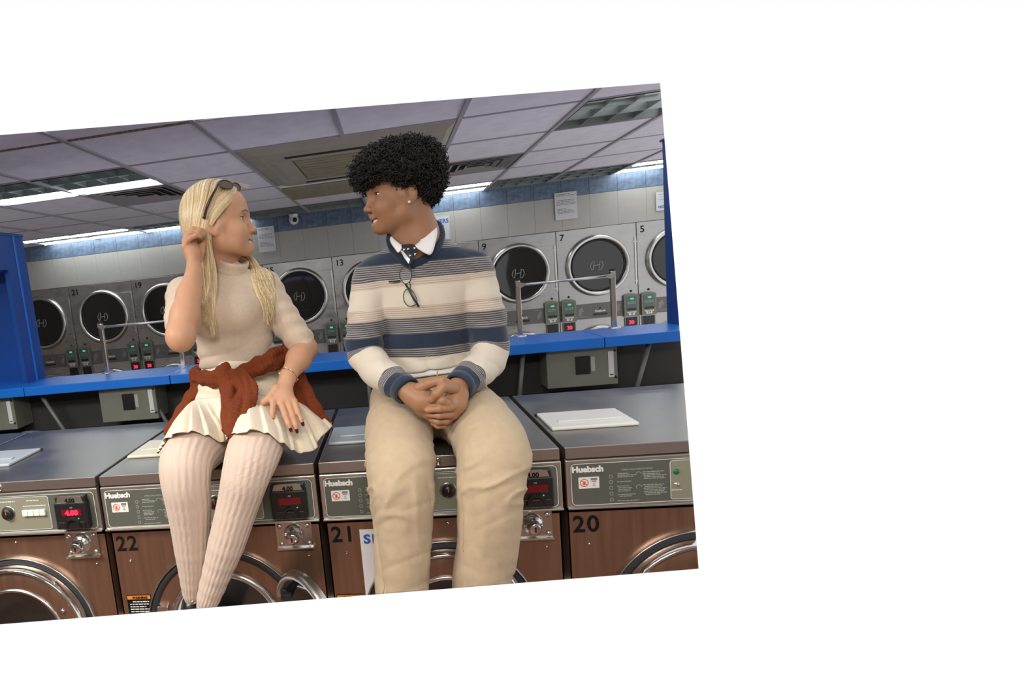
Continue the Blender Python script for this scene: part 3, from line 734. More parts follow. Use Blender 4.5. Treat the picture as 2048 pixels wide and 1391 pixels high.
# service notice taped to the front of washer 21
t = thing('service_notice', 'white paper notice with blue capital S taped to washer 21 beside the trouser leg', 'notice', (WP + 0.100, 0.0095, 0.50))
part('sheet', M['paperwhite'], t, lambda m: m.box(0, 0.16, 0.0, 0.0012, 0, 0.357))
text('printed_word', 'SERVICE', 0.038, M['inkblue'], t, (0.010, -0.0004, 0.314), bold=0.0014, sx=1.2, space=1.15)
text('printed_word', 'From', 0.014, M['inkblue'], t, (0.034, -0.0004, 0.245), bold=0.0003)
text('printed_word', 'at', 0.014, M['inkblue'], t, (0.050, -0.0004, 0.225), bold=0.0003)
def prn(m):
    for k in range(7): lines_mesh(m, 0.028 + (0.012 if k == 0 else 0), 0.14, 0.206 - k * 0.0075, 0.0, 0.0026, 60 + k, 0.1)
    for k in range(3): lines_mesh(m, 0.02, 0.14, 0.140 - k * 0.02, 0.0, 0.003, 80 + k, 0.3)
    frame_line(m, 0.012, 0.15, 0.108, 0.134, 0.001, -0.0003, 0.001)
o = part('printed_lines', M['inkgrey'], t, prn); o['kind'] = 'stuff'
# ------------------------------------------------------------------ organic modelling: smooth unions meshed with surface nets
def at(px, py, Y):
    """point on the vertical plane y = Y seen at photograph pixel (px, py)"""
    u, v = (px - 630) / FPX, (py - 709) / FPX
    d = _cx * u - _cy * v + _fw
    return np.array(CAM_POS + d * ((Y - CAM_POS.y) / d.y))

class XF:
    def __init__(s, rot=None, t=(0, 0, 0), k=1.0):
        s.R = np.array(rot if rot is not None else np.eye(3), float); s.t = np.array(t, float); s.k = k
    def p(s, q): return s.R @ (np.array(q, float) * s.k) + s.t
    def d(s, q): return s.R @ np.array(q, float)
ID = XF()

class Sdf:
    def __init__(s, xf=ID): s.ops = []; s.xf = xf
    def cap(s, a, b, ra, rb, k=0.01, op='u', flat=None):
        """tapered limb; flat=(direction, factor) squashes its section"""
        A, B = s.xf.p(a), s.xf.p(b); ra *= s.xf.k; rb *= s.xf.k
        f = None
        if flat is not None:
            n = s.xf.d(flat[0]); f = (n / np.linalg.norm(n), flat[1])
        rr = max(ra, rb) * max(1, f[1] if f else 1)
        s.ops.append((op, 'cap', (A, B, ra, rb, f), k, (A + B) / 2, np.linalg.norm(A - B) / 2 + rr)); return s
    def chain(s, pts, rs, k=0.01, op='u', flat=None):
        for i in range(len(pts) - 1): s.cap(pts[i], pts[i + 1], rs[i], rs[i + 1], k, op, flat)
        return s
    def ell(s, c, r, k=0.01, op='u', rot=None):
        c = s.xf.p(c); r = np.array(r, float) * s.xf.k
        Rm = s.xf.R @ (np.array(rot) if rot is not None else np.eye(3))
        s.ops.append((op, 'ell', (c, r, Rm), k, c, r.max())); return s
    def half(s, p, n, k=0.004):
        """keep only the side the normal points away from"""
        p = s.xf.p(p); n = s.xf.d(n); n = n / np.linalg.norm(n)
        s.ops.append(('i', 'half', (p, n), k, p, 1e9)); return s
    @staticmethod
    def prim(kind, q, P):
        if kind == 'cap':
            A, B, ra, rb, f = q
            ba = (B - A).astype(np.float32); pa = P - A.astype(np.float32)
            l2 = float(ba @ ba) + 1e-12
            h = np.clip((pa @ ba) / l2, 0, 1)
            v = pa - h[..., None] * ba
            r = ra + (rb - ra) * h
            if f is not None:
                n, sc = f; n = n.astype(np.float32)
                v = v + n * ((v @ n) * (1 / sc - 1))[..., None]
                return (np.sqrt((v * v).sum(-1)) - r) * min(sc, 1.0)
            return np.sqrt((v * v).sum(-1)) - r
        if kind == 'ell':
            c, r, Rm = q
            p = (P - c.astype(np.float32)) @ Rm.astype(np.float32)
            a = p / r.astype(np.float32); b = a / r.astype(np.float32)
            k0 = np.sqrt((a * a).sum(-1)); k1 = np.sqrt((b * b).sum(-1)) + 1e-9
            return k0 * (k0 - 1) / k1
        p, n = q
        return (P - p.astype(np.float32)) @ n.astype(np.float32)
    def apply(s, op, d, e, k):
        if k <= 0: return np.minimum(d, e) if op == 'u' else np.maximum(d, -e) if op == 's' else np.maximum(d, e)
        if op == 'u':
            h = np.maximum(k - np.abs(d - e), 0) / k
            return np.minimum(d, e) - h * h * k * 0.25
        if op == 's': e = -e
        h = np.maximum(k - np.abs(d - e), 0) / k
        return np.maximum(d, e) + h * h * k * 0.25
    def ev(s, P):
        d = np.full(P.shape[:-1], 9.0, np.float32)
        for op, kind, q, k, c, r in s.ops: d = s.apply(op, d, s.prim(kind, q, P), k)
        return d

def sdf_mesh(s, h, disp=None, margin=0.012, pad=0.02):
    """surface-nets mesh (verts, quads) of an Sdf; disp(P, d) may add relief"""
    us = [o for o in s.ops if o[0] == 'u']
    lo = np.min([o[4] - o[5] for o in us], 0) - pad; hi = np.max([o[4] + o[5] for o in us], 0) + pad
    B = 8
    nb = np.ceil((hi - lo) / (h * B)).astype(int)
    ii = np.stack(np.meshgrid(*[np.arange(n) for n in nb], indexing='ij'), -1).reshape(-1, 3)
    cen = (lo + (ii * B + (B - 1) / 2) * h).astype(np.float32)
    dc = s.ev(cen)
    br = h * B * 0.87
    act = np.abs(dc) < br * 1.25 + margin
    F = np.repeat(np.repeat(np.repeat(np.where(dc < 0, -1.0, 1.0).astype(np.float32).reshape(nb), B, 0), B, 1), B, 2)
    ia = ii[act]; ca = cen[act]; da = dc[act]
    off = np.stack(np.meshgrid(*[np.arange(B)] * 3, indexing='ij'), -1).reshape(-1, 3)
    P = ((lo + (ia[:, None, :] * B + off[None]) * h)).astype(np.float32)
    D = np.full(P.shape[:2], 9.0, np.float32)
    for op, kind, q, k, c, r in s.ops:
        lb = np.linalg.norm(ca - c.astype(np.float32), axis=1) - r - br
        if kind == 'half': m = np.ones(len(ca), bool)
        elif op == 'u': m = lb < np.abs(da) + 2 * br + k + margin
        else: m = lb < k + br
        if m.any(): D[m] = s.apply(op, D[m], s.prim(kind, q, P[m]), k)
    if disp is not None: D = D + disp(P, D).astype(np.float32)
    idx = ia[:, None, :] * B + off[None]
    F[idx[..., 0], idx[..., 1], idx[..., 2]] = D
    S_ = F < 0
    n0, n1, n2 = S_.shape
    corners = [(a, b, c) for a in (0, 1) for b in (0, 1) for c in (0, 1)]
    cnt = np.zeros((n0 - 1, n1 - 1, n2 - 1), np.int8)
    for a, b, c in corners: cnt += S_[a:n0 - 1 + a, b:n1 - 1 + b, c:n2 - 1 + c]
    cells = np.argwhere((cnt > 0) & (cnt < 8))
    cv = np.stack([F[cells[:, 0] + a, cells[:, 1] + b, cells[:, 2] + c] for a, b, c in corners], 1)
    acc = np.zeros((len(cells), 3)); num = np.zeros(len(cells))
    ca_ = np.array(corners, float)
    for i in range(8):
        for j in range(i + 1, 8):
            if np.abs(ca_[i] - ca_[j]).sum() != 1: continue
            m = (cv[:, i] < 0) != (cv[:, j] < 0)
            t = cv[m, i] / (cv[m, i] - cv[m, j])
            acc[m] += ca_[i] + (ca_[j] - ca_[i]) * t[:, None]; num[m] += 1
    V = lo + (cells + acc / num[:, None]) * h
    cid = -np.ones(cnt.shape, np.int32); cid[cells[:, 0], cells[:, 1], cells[:, 2]] = np.arange(len(cells))
    Q = []
    for ax in range(3):
        sl0 = [slice(None)] * 3; sl1 = [slice(None)] * 3
        sl0[ax] = slice(0, -1); sl1[ax] = slice(1, None)
        A_, B_ = S_[tuple(sl0)], S_[tuple(sl1)]
        e = np.argwhere(A_ != B_)
        u, v = (ax + 1) % 3, (ax + 2) % 3
        ok = (e[:, u] > 0) & (e[:, v] > 0) & (e[:, u] < S_.shape[u] - 1) & (e[:, v] < S_.shape[v] - 1)
        e = e[ok]; flip = A_[e[:, 0], e[:, 1], e[:, 2]]
        du = np.zeros(3, int); du[u] = 1; dv = np.zeros(3, int); dv[v] = 1
        q = np.stack([cid[tuple((e - du - dv).T)], cid[tuple((e - dv).T)], cid[tuple(e.T)], cid[tuple((e - du).T)]], 1)
        q[~flip] = q[~flip][:, ::-1]
        Q.append(q[(q >= 0).all(1)])
    return V, np.concatenate(Q)

def np_mesh(name, V, Q, material, parent=None, attrs=None, smooth=True, colors=None):
    me = bpy.data.meshes.new(name)
    k = Q.shape[1]
    me.vertices.add(len(V)); me.vertices.foreach_set('co', np.ascontiguousarray(V, np.float32).ravel())
    me.loops.add(Q.size); me.loops.foreach_set('vertex_index', np.ascontiguousarray(Q, np.int32).ravel())
    me.polygons.add(len(Q)); me.polygons.foreach_set('loop_start', np.arange(0, Q.size, k, dtype=np.int32))
    me.polygons.foreach_set('use_smooth', np.full(len(Q), smooth))
    me.update(calc_edges=True); me.validate()
    for an, av in (attrs or {}).items():
        a = me.attributes.new(an, 'FLOAT', 'POINT'); a.data.foreach_set('value', np.ascontiguousarray(av, np.float32))
    for an, av in (colors or {}).items():
        a = me.attributes.new(an, 'FLOAT_COLOR', 'POINT')
        a.data.foreach_set('color', np.ascontiguousarray(np.c_[av, np.ones(len(av))], np.float32).ravel())
    return link_mesh(name, me, material, parent)

def laplace(V, Q, it=1, lam=0.5):
    n = len(V)
    for _ in range(it):
        acc = np.zeros_like(V); c = np.zeros(n)
        for a in range(Q.shape[1]):
            b = (a + 1) % Q.shape[1]
            np.add.at(acc, Q[:, a], V[Q[:, b]]); np.add.at(c, Q[:, a], 1)
        V = V + lam * (acc / np.maximum(c, 1)[:, None] - V)
    return V

def mixcol_mat(name, base, rough, attrs, noise=0.0, nscale=60, bump=0.0, bscale=300, sss=0.0, spec=0.5, sheen=0.0):
    """material whose base colour is replaced by other colours where float attributes say so (lips, brows, stubble...)"""
    m, nt, b = new_mat(name)
    b.inputs['Roughness'].default_value = rough; b.inputs['Specular IOR Level'].default_value = spec
    b.inputs['Sheen Weight'].default_value = sheen
    if sss:
        b.inputs['Subsurface Weight'].default_value = sss; b.inputs['Subsurface Radius'].default_value = (0.012, 0.005, 0.003)
        b.inputs['Subsurface Scale'].default_value = 0.6
    tc = nt.nodes.new('ShaderNodeTexCoord')
    cur = None
    rgb = nt.nodes.new('ShaderNodeRGB'); rgb.outputs[0].default_value = tuple(base) + (1,)
    cur = rgb.outputs[0]
    if noise:
        n = nt.nodes.new('ShaderNodeTexNoise'); n.inputs['Scale'].default_value = nscale; n.inputs['Detail'].default_value = 4
        nt.links.new(tc.outputs['Object'], n.inputs['Vector'])
        mx = nt.nodes.new('ShaderNodeMix'); mx.data_type = 'RGBA'
        mx.inputs[6].default_value = tuple(x * (1 - noise) for x in base) + (1,); mx.inputs[7].default_value = tuple(min(1, x * (1 + noise)) for x in base) + (1,)
        nt.links.new(n.outputs[0], mx.inputs[0]); cur = mx.outputs[2]
    for an, col in attrs:
        a = nt.nodes.new('ShaderNodeAttribute'); a.attribute_name = an
        mx = nt.nodes.new('ShaderNodeMix'); mx.data_type = 'RGBA'
        nt.links.new(a.outputs['Fac'], mx.inputs[0]); nt.links.new(cur, mx.inputs[6]); mx.inputs[7].default_value = tuple(col) + (1,)
        cur = mx.outputs[2]
    nt.links.new(cur, b.inputs['Base Color'])
    if bump:
        n2 = nt.nodes.new('ShaderNodeTexNoise'); n2.inputs['Scale'].default_value = bscale; n2.inputs['Detail'].default_value = 2
        nt.links.new(tc.outputs['Object'], n2.inputs['Vector'])
        bp = nt.nodes.new('ShaderNodeBump'); bp.inputs['Strength'].default_value = bump; bp.inputs['Distance'].default_value = 0.002
        nt.links.new(n2.outputs[0], bp.inputs['Height']); nt.links.new(bp.outputs[0], b.inputs['Normal'])
    return m

def rotz(a): c, s_ = math.cos(a), math.sin(a); return np.array([[c, -s_, 0], [s_, c, 0], [0, 0, 1]])
def roty(a): c, s_ = math.cos(a), math.sin(a); return np.array([[c, 0, s_], [0, 1, 0], [-s_, 0, c]])
def rotx(a): c, s_ = math.cos(a), math.sin(a); return np.array([[1, 0, 0], [0, c, -s_], [0, s_, c]])

MOUTH = [(.0625, .0345, -.0560), (.077, .0245, -.0625), (.0868, .0118, -.0668), (.0892, 0, -.068), (.0868, -.0118, -.0668), (.077, -.0245, -.0625), (.0625, -.0345, -.0560)]
def add_head(s, woman, neck_to):
    """head in the frame of s.xf: x forward, y left, z up, eyes at z = 0"""
    s.ell((-.014, 0, .030), (.092, .072, .086), 0.0)
    s.ell((.030, 0, .040), (.056, .060, .055), .03)
    s.ell((.036, 0, -.028), (.048, .056, .072), .03)
    s.cap((.050, .028, -.066), (.050, -.028, -.066), .027, .027, .03)
    jw = .043 if woman else .047
    for y in (1, -1):
        s.cap((.004, y * .056, -.020), (.006, y * jw, -.068), .018, .016, .03)
        s.cap((.006, y * jw, -.068), (.064, y * .014, -.0915), .016, .0155, .025)
        s.ell((.056, y * .040, -.032), (.024, .020, .020), .02)                # cheek
        s.ell((.066, y * .036, -.046), (.016, .014, .014), .024)              # smiling cheek
    s.ell((.0725, 0, -.0935), (.0165, .018, .0135), .016)                          # chin
    s.cap((.066, .034, .016), (.078, .008, .012), .012, .011, .014); s.cap((.066, -.034, .016), (.078, -.008, .012), .012, .011, .014)
    for y in (1, -1):
        s.ell((.088, y * .0315, -.002), (.019, .017, .0125), .012, 's')        # socket
    s.cap((.079, 0, .004), (.097, 0, -.034), .0068, .0082, .010)               # nose
    s.ell((.100, 0, -.0365), (.0105, .0095, .0088), .006)
    for y in (1, -1):
        s.ell((.092, y * .0115, -.040), (.0095, .0062, .0068), .006)
        s.ell((.096, y * .0065, -.0475), (.004, .0028, .003), .002, 's')
    # eyelids
    for y in (1, -1):
        s.ell((.0665, y * .031, -.002), (.0138, .0158, .0132), .005)
        s.chain([(.0815, y * .0205, -.0035), (.0825, y * .0310, -.0012), (.0745, y * .0425, -.0012)], [.0044, .0070, .0046], .0015, 's', flat=((0, 0, 1), .70))
    # smiling mouth: bulge, opening, lips
    s.ell((.062, 0, -.066), (.026, .028, .020), .018)
    s.chain([(x - .003, y * .90, z - .0040 - .0035 * (1 - (y / .0345) ** 2)) for x, y, z in MOUTH], [.0085, .0115, .0125, .0125, .0125, .0115, .0085], .002, 's', flat=((0, 0, 1), .56))
    up = [(x - .001, y, z + .0045) for x, y, z in MOUTH]
    s.chain(up, [.0026, .0038, .0044, .0042, .0044, .0038, .0026], .004)
    lw = [(x - .0015, y * .93, z - (.0030 + .0150 * (1 - (abs(y) / .0345) ** 2))) for x, y, z in MOUTH]
    s.chain(lw, [.0026, .0046, .0056, .0060, .0056, .0046, .0026], .004)
    # ears
    for y in (1, -1):
        s.ell((-.010, y * .071, -.012), (.019, .008, .031), .008, rot=rotz(R(-18 * y)))
        s.ell((-.006, y * .079, -.008), (.011, .006, .019), .006, 's', rot=rotz(R(-18 * y)))
        s.ell((-.004, y * .069, -.038), (.008, .006, .009), .006)
    # neck
    s.cap((-.030, 0, -.035), s_inv(s, neck_to), .050 if woman else .056, (.050 if woman else .060), .03)

def s_inv(s, w): return tuple(s.xf.R.T @ (np.array(w) - s.xf.t) / s.xf.k)

def head_attrs(V, xf, woman, brow_z=.021):
    L = (V - xf.t) @ xf.R / xf.k
    def cd(pts):
        best = np.full(len(L), 9.0)
        for a, b in zip(pts[:-1], pts[1:]):
            a, b = np.array(a), np.array(b); ba = b - a
            h = np.clip(((L - a) @ ba) / (ba @ ba), 0, 1); best = np.minimum(best, np.linalg.norm(L - a - h[:, None] * ba, axis=1))
        return best
    def cd2(pts):
        L0 = L * np.array((0, 1, 1)); best = np.full(len(L), 9.0)
        for a, b in zip(pts[:-1], pts[1:]):
            a, b = np.array((0, a[1], a[2])), np.array((0, b[1], b[2])); ba = b - a
            h = np.clip(((L0 - a) @ ba) / (ba @ ba), 0, 1); best = np.minimum(best, np.linalg.norm(L0 - a - h[:, None] * ba, axis=1))
        return best
    up = [(x - .001, y, z + .0045) for x, y, z in MOUTH]
    lw = [(x - .0015, y * .93, z - (.0030 + .0150 * (1 - (abs(y) / .0345) ** 2))) for x, y, z in MOUTH]
    lip = np.clip((.0062 - np.minimum(cd(up), cd(lw))) / .0015, 0, 1)
    brow = np.zeros(len(L))
    for y in (1, -1):
        bp = [(.0865, y * .012, brow_z - .003), (.082, y * .026, brow_z + .001), (.070, y * .042, brow_z - .004)]
        d = cd2(bp); w = np.clip(1 - (np.abs(L[:, 1]) - .012) / .05, .5, 1)
        brow = np.maximum(brow, np.clip((.0044 * w - d) / .0016 + 0.4, 0, 1) * (L[:, 0] > .05))
    lash = np.zeros(len(L))
    for y in (1, -1):
        d = cd2([(0, y * .0195, -.001), (0, y * .0300, .0040), (0, y * .0440, .0010)])
        lash = np.maximum(lash, np.clip((.0021 - d) / .0010, 0, 1) * (L[:, 0] > .055))
    return lip, brow, lash

def add_eyes(xf, body, iris, label=None):
    for y in (1, -1):
        m = MB(); n, k = 16, 20
        c = np.array((.0635, y * .0308, -.002)); r = .0128
        gaze = np.array((1, 0.05 * y, -0.05)); gaze = gaze / np.linalg.norm(gaze)
        for a0, a1, nm in ((0, .19, 'pupil'), (.19, .46, 'iris'), (.46, math.pi, 'eyeball')): pass
        def capm(a0, a1, rr):
            mm = MB(); e1 = np.cross(gaze, (0, 0, 1)); e1 /= np.linalg.norm(e1); e2 = np.cross(gaze, e1)
            vs = []; N = 8
            for i in range(N + 1):
                a = a0 + (a1 - a0) * i / N
                for j in range(k):
                    b = 2 * math.pi * j / k
                    vs.append(xf.p(c + rr * (gaze * math.cos(a) + (e1 * math.cos(b) + e2 * math.sin(b)) * math.sin(a))))
            fs = [(i * k + j, i * k + (j + 1) % k, (i + 1) * k + (j + 1) % k, (i + 1) * k + j) for i in range(N) for j in range(k)]
            return mm.add(vs, fs, True)
        e = capm(0.40, math.pi, r).build('eye', M['eyewhite'], body)
        capm(0.17, 0.46, r + .0002).build('iris', iris, e)
        capm(0.001, 0.19, r + .0003).build('pupil', M['black'], e)

def add_teeth(xf, body):
    """upper row of teeth following the curve of the smile"""
    P = np.array(spline([(x - .0040, y * .93, z) for x, y, z in MOUTH], 8)); L = np.r_[0, np.cumsum(np.linalg.norm(np.diff(P, axis=0), axis=1))]
    f = lambda t: np.array([np.interp(t * L[-1], L, P[:, k]) for k in range(3)])
    m = MB(); n = 12
    for i in range(n):
        a, c = (i + .03) / n, (i + .97) / n; h = .0125 - .0045 * abs((i + .5) / n - .5) * 2
        vs = []
        for dz in (.006, -h * .75, -h + .002):
            for t in (a, (2 * a + c) / 3, (a + 2 * c) / 3, c):
                p = f(t); p = p + np.array((.0009 if t not in (a, c) else 0, 0, dz)); vs.append(xf.p(p))
        fs = [(r * 4 + q, r * 4 + q + 1, r * 4 + q + 5, r * 4 + q + 4) for r in range(2) for q in range(3)]
        m.add(vs, fs, True)
    m.build('teeth', M['teeth'], body)
    # dark inside of the mouth behind the teeth
    m2 = MB(); vs = []
    for t in np.linspace(0.02, .98, 12):
        p = f(t)
        for dz in (.004, -.019): vs.append(xf.p(p + np.array((-.0055, 0, dz * (1 - .6 * abs(t - .5) * 2)))))
    m2.add(vs, [(2 * i, 2 * i + 1, 2 * i + 3, 2 * i + 2) for i in range(11)], True)
    m2.build('mouth', M['mouth'], body)
M['mouth'] = mat('mouth_inside', (0.10, 0.02, 0.018), 0.5)
M['eyewhite'] = mat('eye_white', (0.72, 0.68, 0.66), 0.2)
M['teeth'] = mat('teeth', (0.80, 0.77, 0.70), 0.25)
M['iris_brown'] = mat('brown_iris', (0.06, 0.03, 0.015), 0.15)
M['iris_grey'] = mat('grey_iris', (0.10, 0.10, 0.08), 0.15)

def hand_chain(s, pts, rs, k=.004):
    s.chain(pts, rs, k)

def spline(pts, n=5, vals=None):
    """Catmull-Rom subdivision of a joint list (and of a list of radii)"""
    P = [np.array(p, float) for p in pts]; out = []; rv = []
    for i in range(len(P) - 1):
        p0, p1, p2, p3 = P[max(i - 1, 0)], P[i], P[i + 1], P[min(i + 2, len(P) - 1)]
        for j in range(n):
            t = j / n
            out.append(.5 * (2 * p1 + (p2 - p0) * t + (2 * p0 - 5 * p1 + 4 * p2 - p3) * t * t + (3 * p1 - p0 - 3 * p2 + p3) * t ** 3))
            if vals is not None: rv.append(vals[i] + (vals[i + 1] - vals[i]) * t)
    out.append(P[-1])
    if vals is not None: rv.append(vals[-1]); return out, rv
    return out

def cloth_strip(s, pts, widths, thick, side, folds=3, k=.0028):
    """a hanging strip of cloth: parallel smooth ridges side by side, so that it folds lengthwise"""
    C, Wd = spline(pts, 5, widths); C = np.array(C)
    T = np.gradient(C, axis=0); T /= np.linalg.norm(T, axis=1)[:, None]
    Sd = np.cross(T, np.array(side, float)); Sd /= np.linalg.norm(Sd, axis=1)[:, None] + 1e-9
    for f in range(folds):
        o = (f - (folds - 1) / 2) / max(1, folds - 1) if folds > 1 else 0
        pp = [c + sd * (o * 2 * max(w - thick, 0)) + np.cross(sd, t) * (.004 * (-1) ** f) for c, sd, w, t in zip(C, Sd, Wd, T)]
        rr = [max(.003, min(thick, w) * (1 if folds == 1 else (1.0 if w > thick else .8))) * (1.0 + .0 * f) for w in Wd]
        rr = [max(r, (2 * max(w - thick, 0)) / max(1, folds - 1) * .60) if folds > 1 else r for r, w in zip(rr, Wd)]
        for i in range(len(pp) - 1): s.cap(pp[i], pp[i + 1], rr[i] * 1.1, rr[i + 1] * 1.1, k, flat=(side, .42))

_LAT = np.random.RandomState(21).rand(32, 32, 32).astype(np.float32) * 2 - 1
def vnoise(x, y, z):
    """smooth value noise in -1..1"""
    xi, yi, zi = np.floor(x).astype(int), np.floor(y).astype(int), np.floor(z).astype(int)
    f = lambda t: t * t * (3 - 2 * t)
    u, v, w = f(x - xi), f(y - yi), f(z - zi); out = 0
    for a in (0, 1):
        for b_ in (0, 1):
            for c in (0, 1):
                out = out + _LAT[(xi + a) % 32, (yi + b_) % 32, (zi + c) % 32] * (u if a else 1 - u) * (v if b_ else 1 - v) * (w if c else 1 - w)
    return out
def ridge(n): return (1 - 2 * np.abs(n) ** .7)

def crease(n): return np.maximum(0, 1 - np.abs(n) * 2.6) ** 1.3
def front_hit(px, py, sdfs, gap, far=.15, Y0=-.30):
    """point just in front of the surfaces along this line of sight"""
    Y = np.arange(Y0, far, .0015); P = np.array([at(px, py, y) for y in Y]).astype(np.float32)
    d = np.min([q.ev(P) for q in sdfs], 0); i = int(np.argmax(d < gap))
    return at(px, py, Y[max(i - 1, 0)]) if (d < gap).any() else None

def ring_tube(prof, a, b_, off, n=48, ell=1.0):
    """sleeve-like tube about the axis a->b: prof = (radius, position 0..1)"""
    a, b_ = np.array(a), np.array(b_); d = b_ - a; L = np.linalg.norm(d); d /= L
    e1 = np.cross(d, (0, 1, 0)); e1 /= np.linalg.norm(e1); e2 = np.cross(d, e1); m = MB(); vs = []
    for r, t in prof:
        for k in range(n):
            q = 2 * math.pi * k / n
            vs.append(a + d * L * t + (e1 * math.cos(q) + e2 * math.sin(q) * ell) * r * (1 + .02 * math.sin(3 * q + t * 9)) - off)
    fs = [(i * n + k, i * n + (k + 1) % n, (i + 1) * n + (k + 1) % n, (i + 1) * n + k) for i in range(len(prof) - 1) for k in range(n)]
    return m.add(vs, fs, True)
# ------------------------------------------------------------------ woman sitting on washer 22
M['skinW'] = mixcol_mat('light_skin', (0.53, 0.29, 0.175), 0.5, [('lip', (0.46, 0.17, 0.15)), ('brow', (0.13, 0.06, 0.025)), ('lash', (0.03, 0.018, 0.012))], noise=0.08, nscale=30, sss=0.12, spec=0.35, bump=0.12, bscale=420)
M['nail'] = mat('dark_nail_varnish', (0.035, 0.012, 0.014), 0.12)
M['knit'] = mat('beige_fine_knit', (0.60, 0.485, 0.37), 0.9, noise=0.05, nscale=90, bump=0.25, bscale=900, sheen=0.3)
M['skirt'] = mat('cream_pleated_cloth', (0.80, 0.71, 0.56), 0.85, noise=0.03, nscale=60, bump=0.08, bscale=700, sheen=0.15)
M['rust'] = mat('rust_brown_knit', (0.185, 0.042, 0.015), 0.95, noise=0.12, nscale=120, bump=0.5, bscale=700, spec=0.2)
M['gold'] = mat('gold_chain', (0.75, 0.52, 0.30), 0.25, 1.0)
M['shoe'] = mat('black_leather', (0.012, 0.011, 0.012), 0.25)

def rib_mat(name, color, n_rib, strength):
    m, nt, b = new_mat(name)
    b.inputs['Base Color'].default_value = tuple(color) + (1,); b.inputs['Roughness'].default_value = 0.85
    b.inputs['Sheen Weight'].default_value = 0.2
    a = nt.nodes.new('ShaderNodeAttribute'); a.attribute_name = 'around'
    a2 = nt.nodes.new('ShaderNodeAttribute'); a2.attribute_name = 'along'
    def math_(op, x, y):
        n = nt.nodes.new('ShaderNodeMath'); n.operation = op
        for i, v in enumerate((x, y)):
            if v is None: continue
            if isinstance(v, (int, float)): n.inputs[i].default_value = v
            else: nt.links.new(v, n.inputs[i])
        return n.outputs[0]
    w = math_('MULTIPLY', math_('SINE', math_('MULTIPLY', a2.outputs['Fac'], 130.0), None), 0.55)
    s1 = math_('SINE', math_('ADD', math_('MULTIPLY', a.outputs['Fac'], float(n_rib)), 0.0), None)
    s2 = math_('SINE', math_('ADD', math_('MULTIPLY', a.outputs['Fac'], float(n_rib) * 0.5), w), None)
    h = math_('ADD', s1, math_('POWER', math_('ABSOLUTE', s2, None), 4.0))
    bp = nt.nodes.new('ShaderNodeBump'); bp.inputs['Strength'].default_value = strength; bp.inputs['Distance'].default_value = 0.0016
    nt.links.new(h, bp.inputs['Height']); nt.links.new(bp.outputs[0], b.inputs['Normal'])
    return m
M['tights'] = rib_mat('cable_knit_tights', (0.60, 0.47, 0.385), 22, 0.45)

def push_out(P, sdfs, gap):
    P = P.astype(np.float32)
    for s_ in sdfs:
        for _ in range(3):
            d = s_.ev(P); m = d < gap
            if not m.any(): break
            q = P[m]; e = .002
            g = np.stack([s_.ev(q + np.eye(3, dtype=np.float32)[k] * e) - d[m] for k in range(3)], 1)
            g /= np.linalg.norm(g, axis=1)[:, None] + 1e-9
            P[m] = q + g * (gap - d[m])[:, None]
    return P

WOMAN = thing('person', 'young person with long blonde hair in beige turtleneck and cream pleated skirt, touching their hair', 'person', (0.43, 0.2, 1.0725))
def wpart(name, V, Q, material, **k):
    o = np_mesh(name, V - np.array(WOMAN.location), Q, material, WOMAN, **k); return o
WOFF = Vector(WOMAN.location)
class SXF(XF):          # head frame -> coordinates local to the person's root
    pass

WR = rotz(R(4)) @ roty(R(-2)) @ rotx(R(0))
w_t = at(487.5, 436, .115) - WR @ np.array((.079, -.031, -.002))
WX = XF(WR, w_t, 1.0)
shR, shL = np.array((.292, .165, 1.600)), np.array((.548, .185, 1.595))
elR, wrR = at(362, 668, -.085), at(389, 540, .02)
elL, wrL = at(610, 697, .15), at(577, 750, .03)
b = Sdf(WX)
nb = at(457, 572, .175)
add_head(b, True, nb)
b.xf = ID
b.cap(nb, (.43, .175, 1.52), .055, .07, .04); b.ell((.43, .18, 1.50), (.11, .075, .12), .04); b.ell((.432, .2, 1.2), (.13, .10, .10), .04); b.cap((.43, .18, 1.45), (.432, .2, 1.25), .085, .09, .03)
b.cap(nb, shR, .045, .040, .03); b.cap(nb, shL, .045, .040, .03)
b.chain([shR, elR], [.040, .036], .02); b.chain([elR, elR + (wrR - elR) * .3, elR + (wrR - elR) * .6, wrR], [.037, .0385, .0335, .0235], .02)
b.ell(elR + np.array((.0, -.012, -.012)), (.034, .034, .036), .02)
b.chain([shL, elL], [.040, .035], .02); b.chain([elL, elL + (wrL - elL) * .4, wrL], [.037, .036, .0235], .02)
# thighs and calves inside the tights
b.chain([(.362, .2, 1.165), (.362, -.08, 1.125)], [.06, .04], .03); b.chain([(.5, .2, 1.165), (.53, -.08, 1.12)], [.06, .04], .03)
# right hand, raised into the hair: back of the hand to the viewer
hk = [(382, 463, .075), (374, 466, .055), (370, 474, .038), (368, 485, .022)]
pal = at(385, 507, .035)
b.cap(wrR, pal, .0235, .026, .012, flat=((1, .25, 0), .8))
for (x, y, Y), r in zip(hk, (.0105, .011, .0105, .0095)):
    b.cap(pal, at(x + 2, y + 8, Y), .020, r + .002, .010)
fing = [[hk[0], (393, 458, .078), (404, 461, .085), (412, 468, .09)], [hk[1], (386, 459, .05), (400, 461, .055), (409, 466, .065)],
        [hk[2], (382, 466, .030), (396, 465, .036), (407, 470, .05)], [hk[3], (379, 477, .015), (391, 471, .018), (401, 473, .03)]]
for f, r in zip(fing, (.0088, .0090, .0086, .0076)):
    b.chain([at(x, y + (8 if i == 0 else 0), Y) for i, (x, y, Y) in enumerate(f)], [r + .0012, r + .0004, r * .93, r * .78], .004)
b.chain([at(394, 520, .045), at(402, 503, .06), at(405, 489, .07), at(410, 478, .08)], [.016, .0115, .0095, .0075], .006)
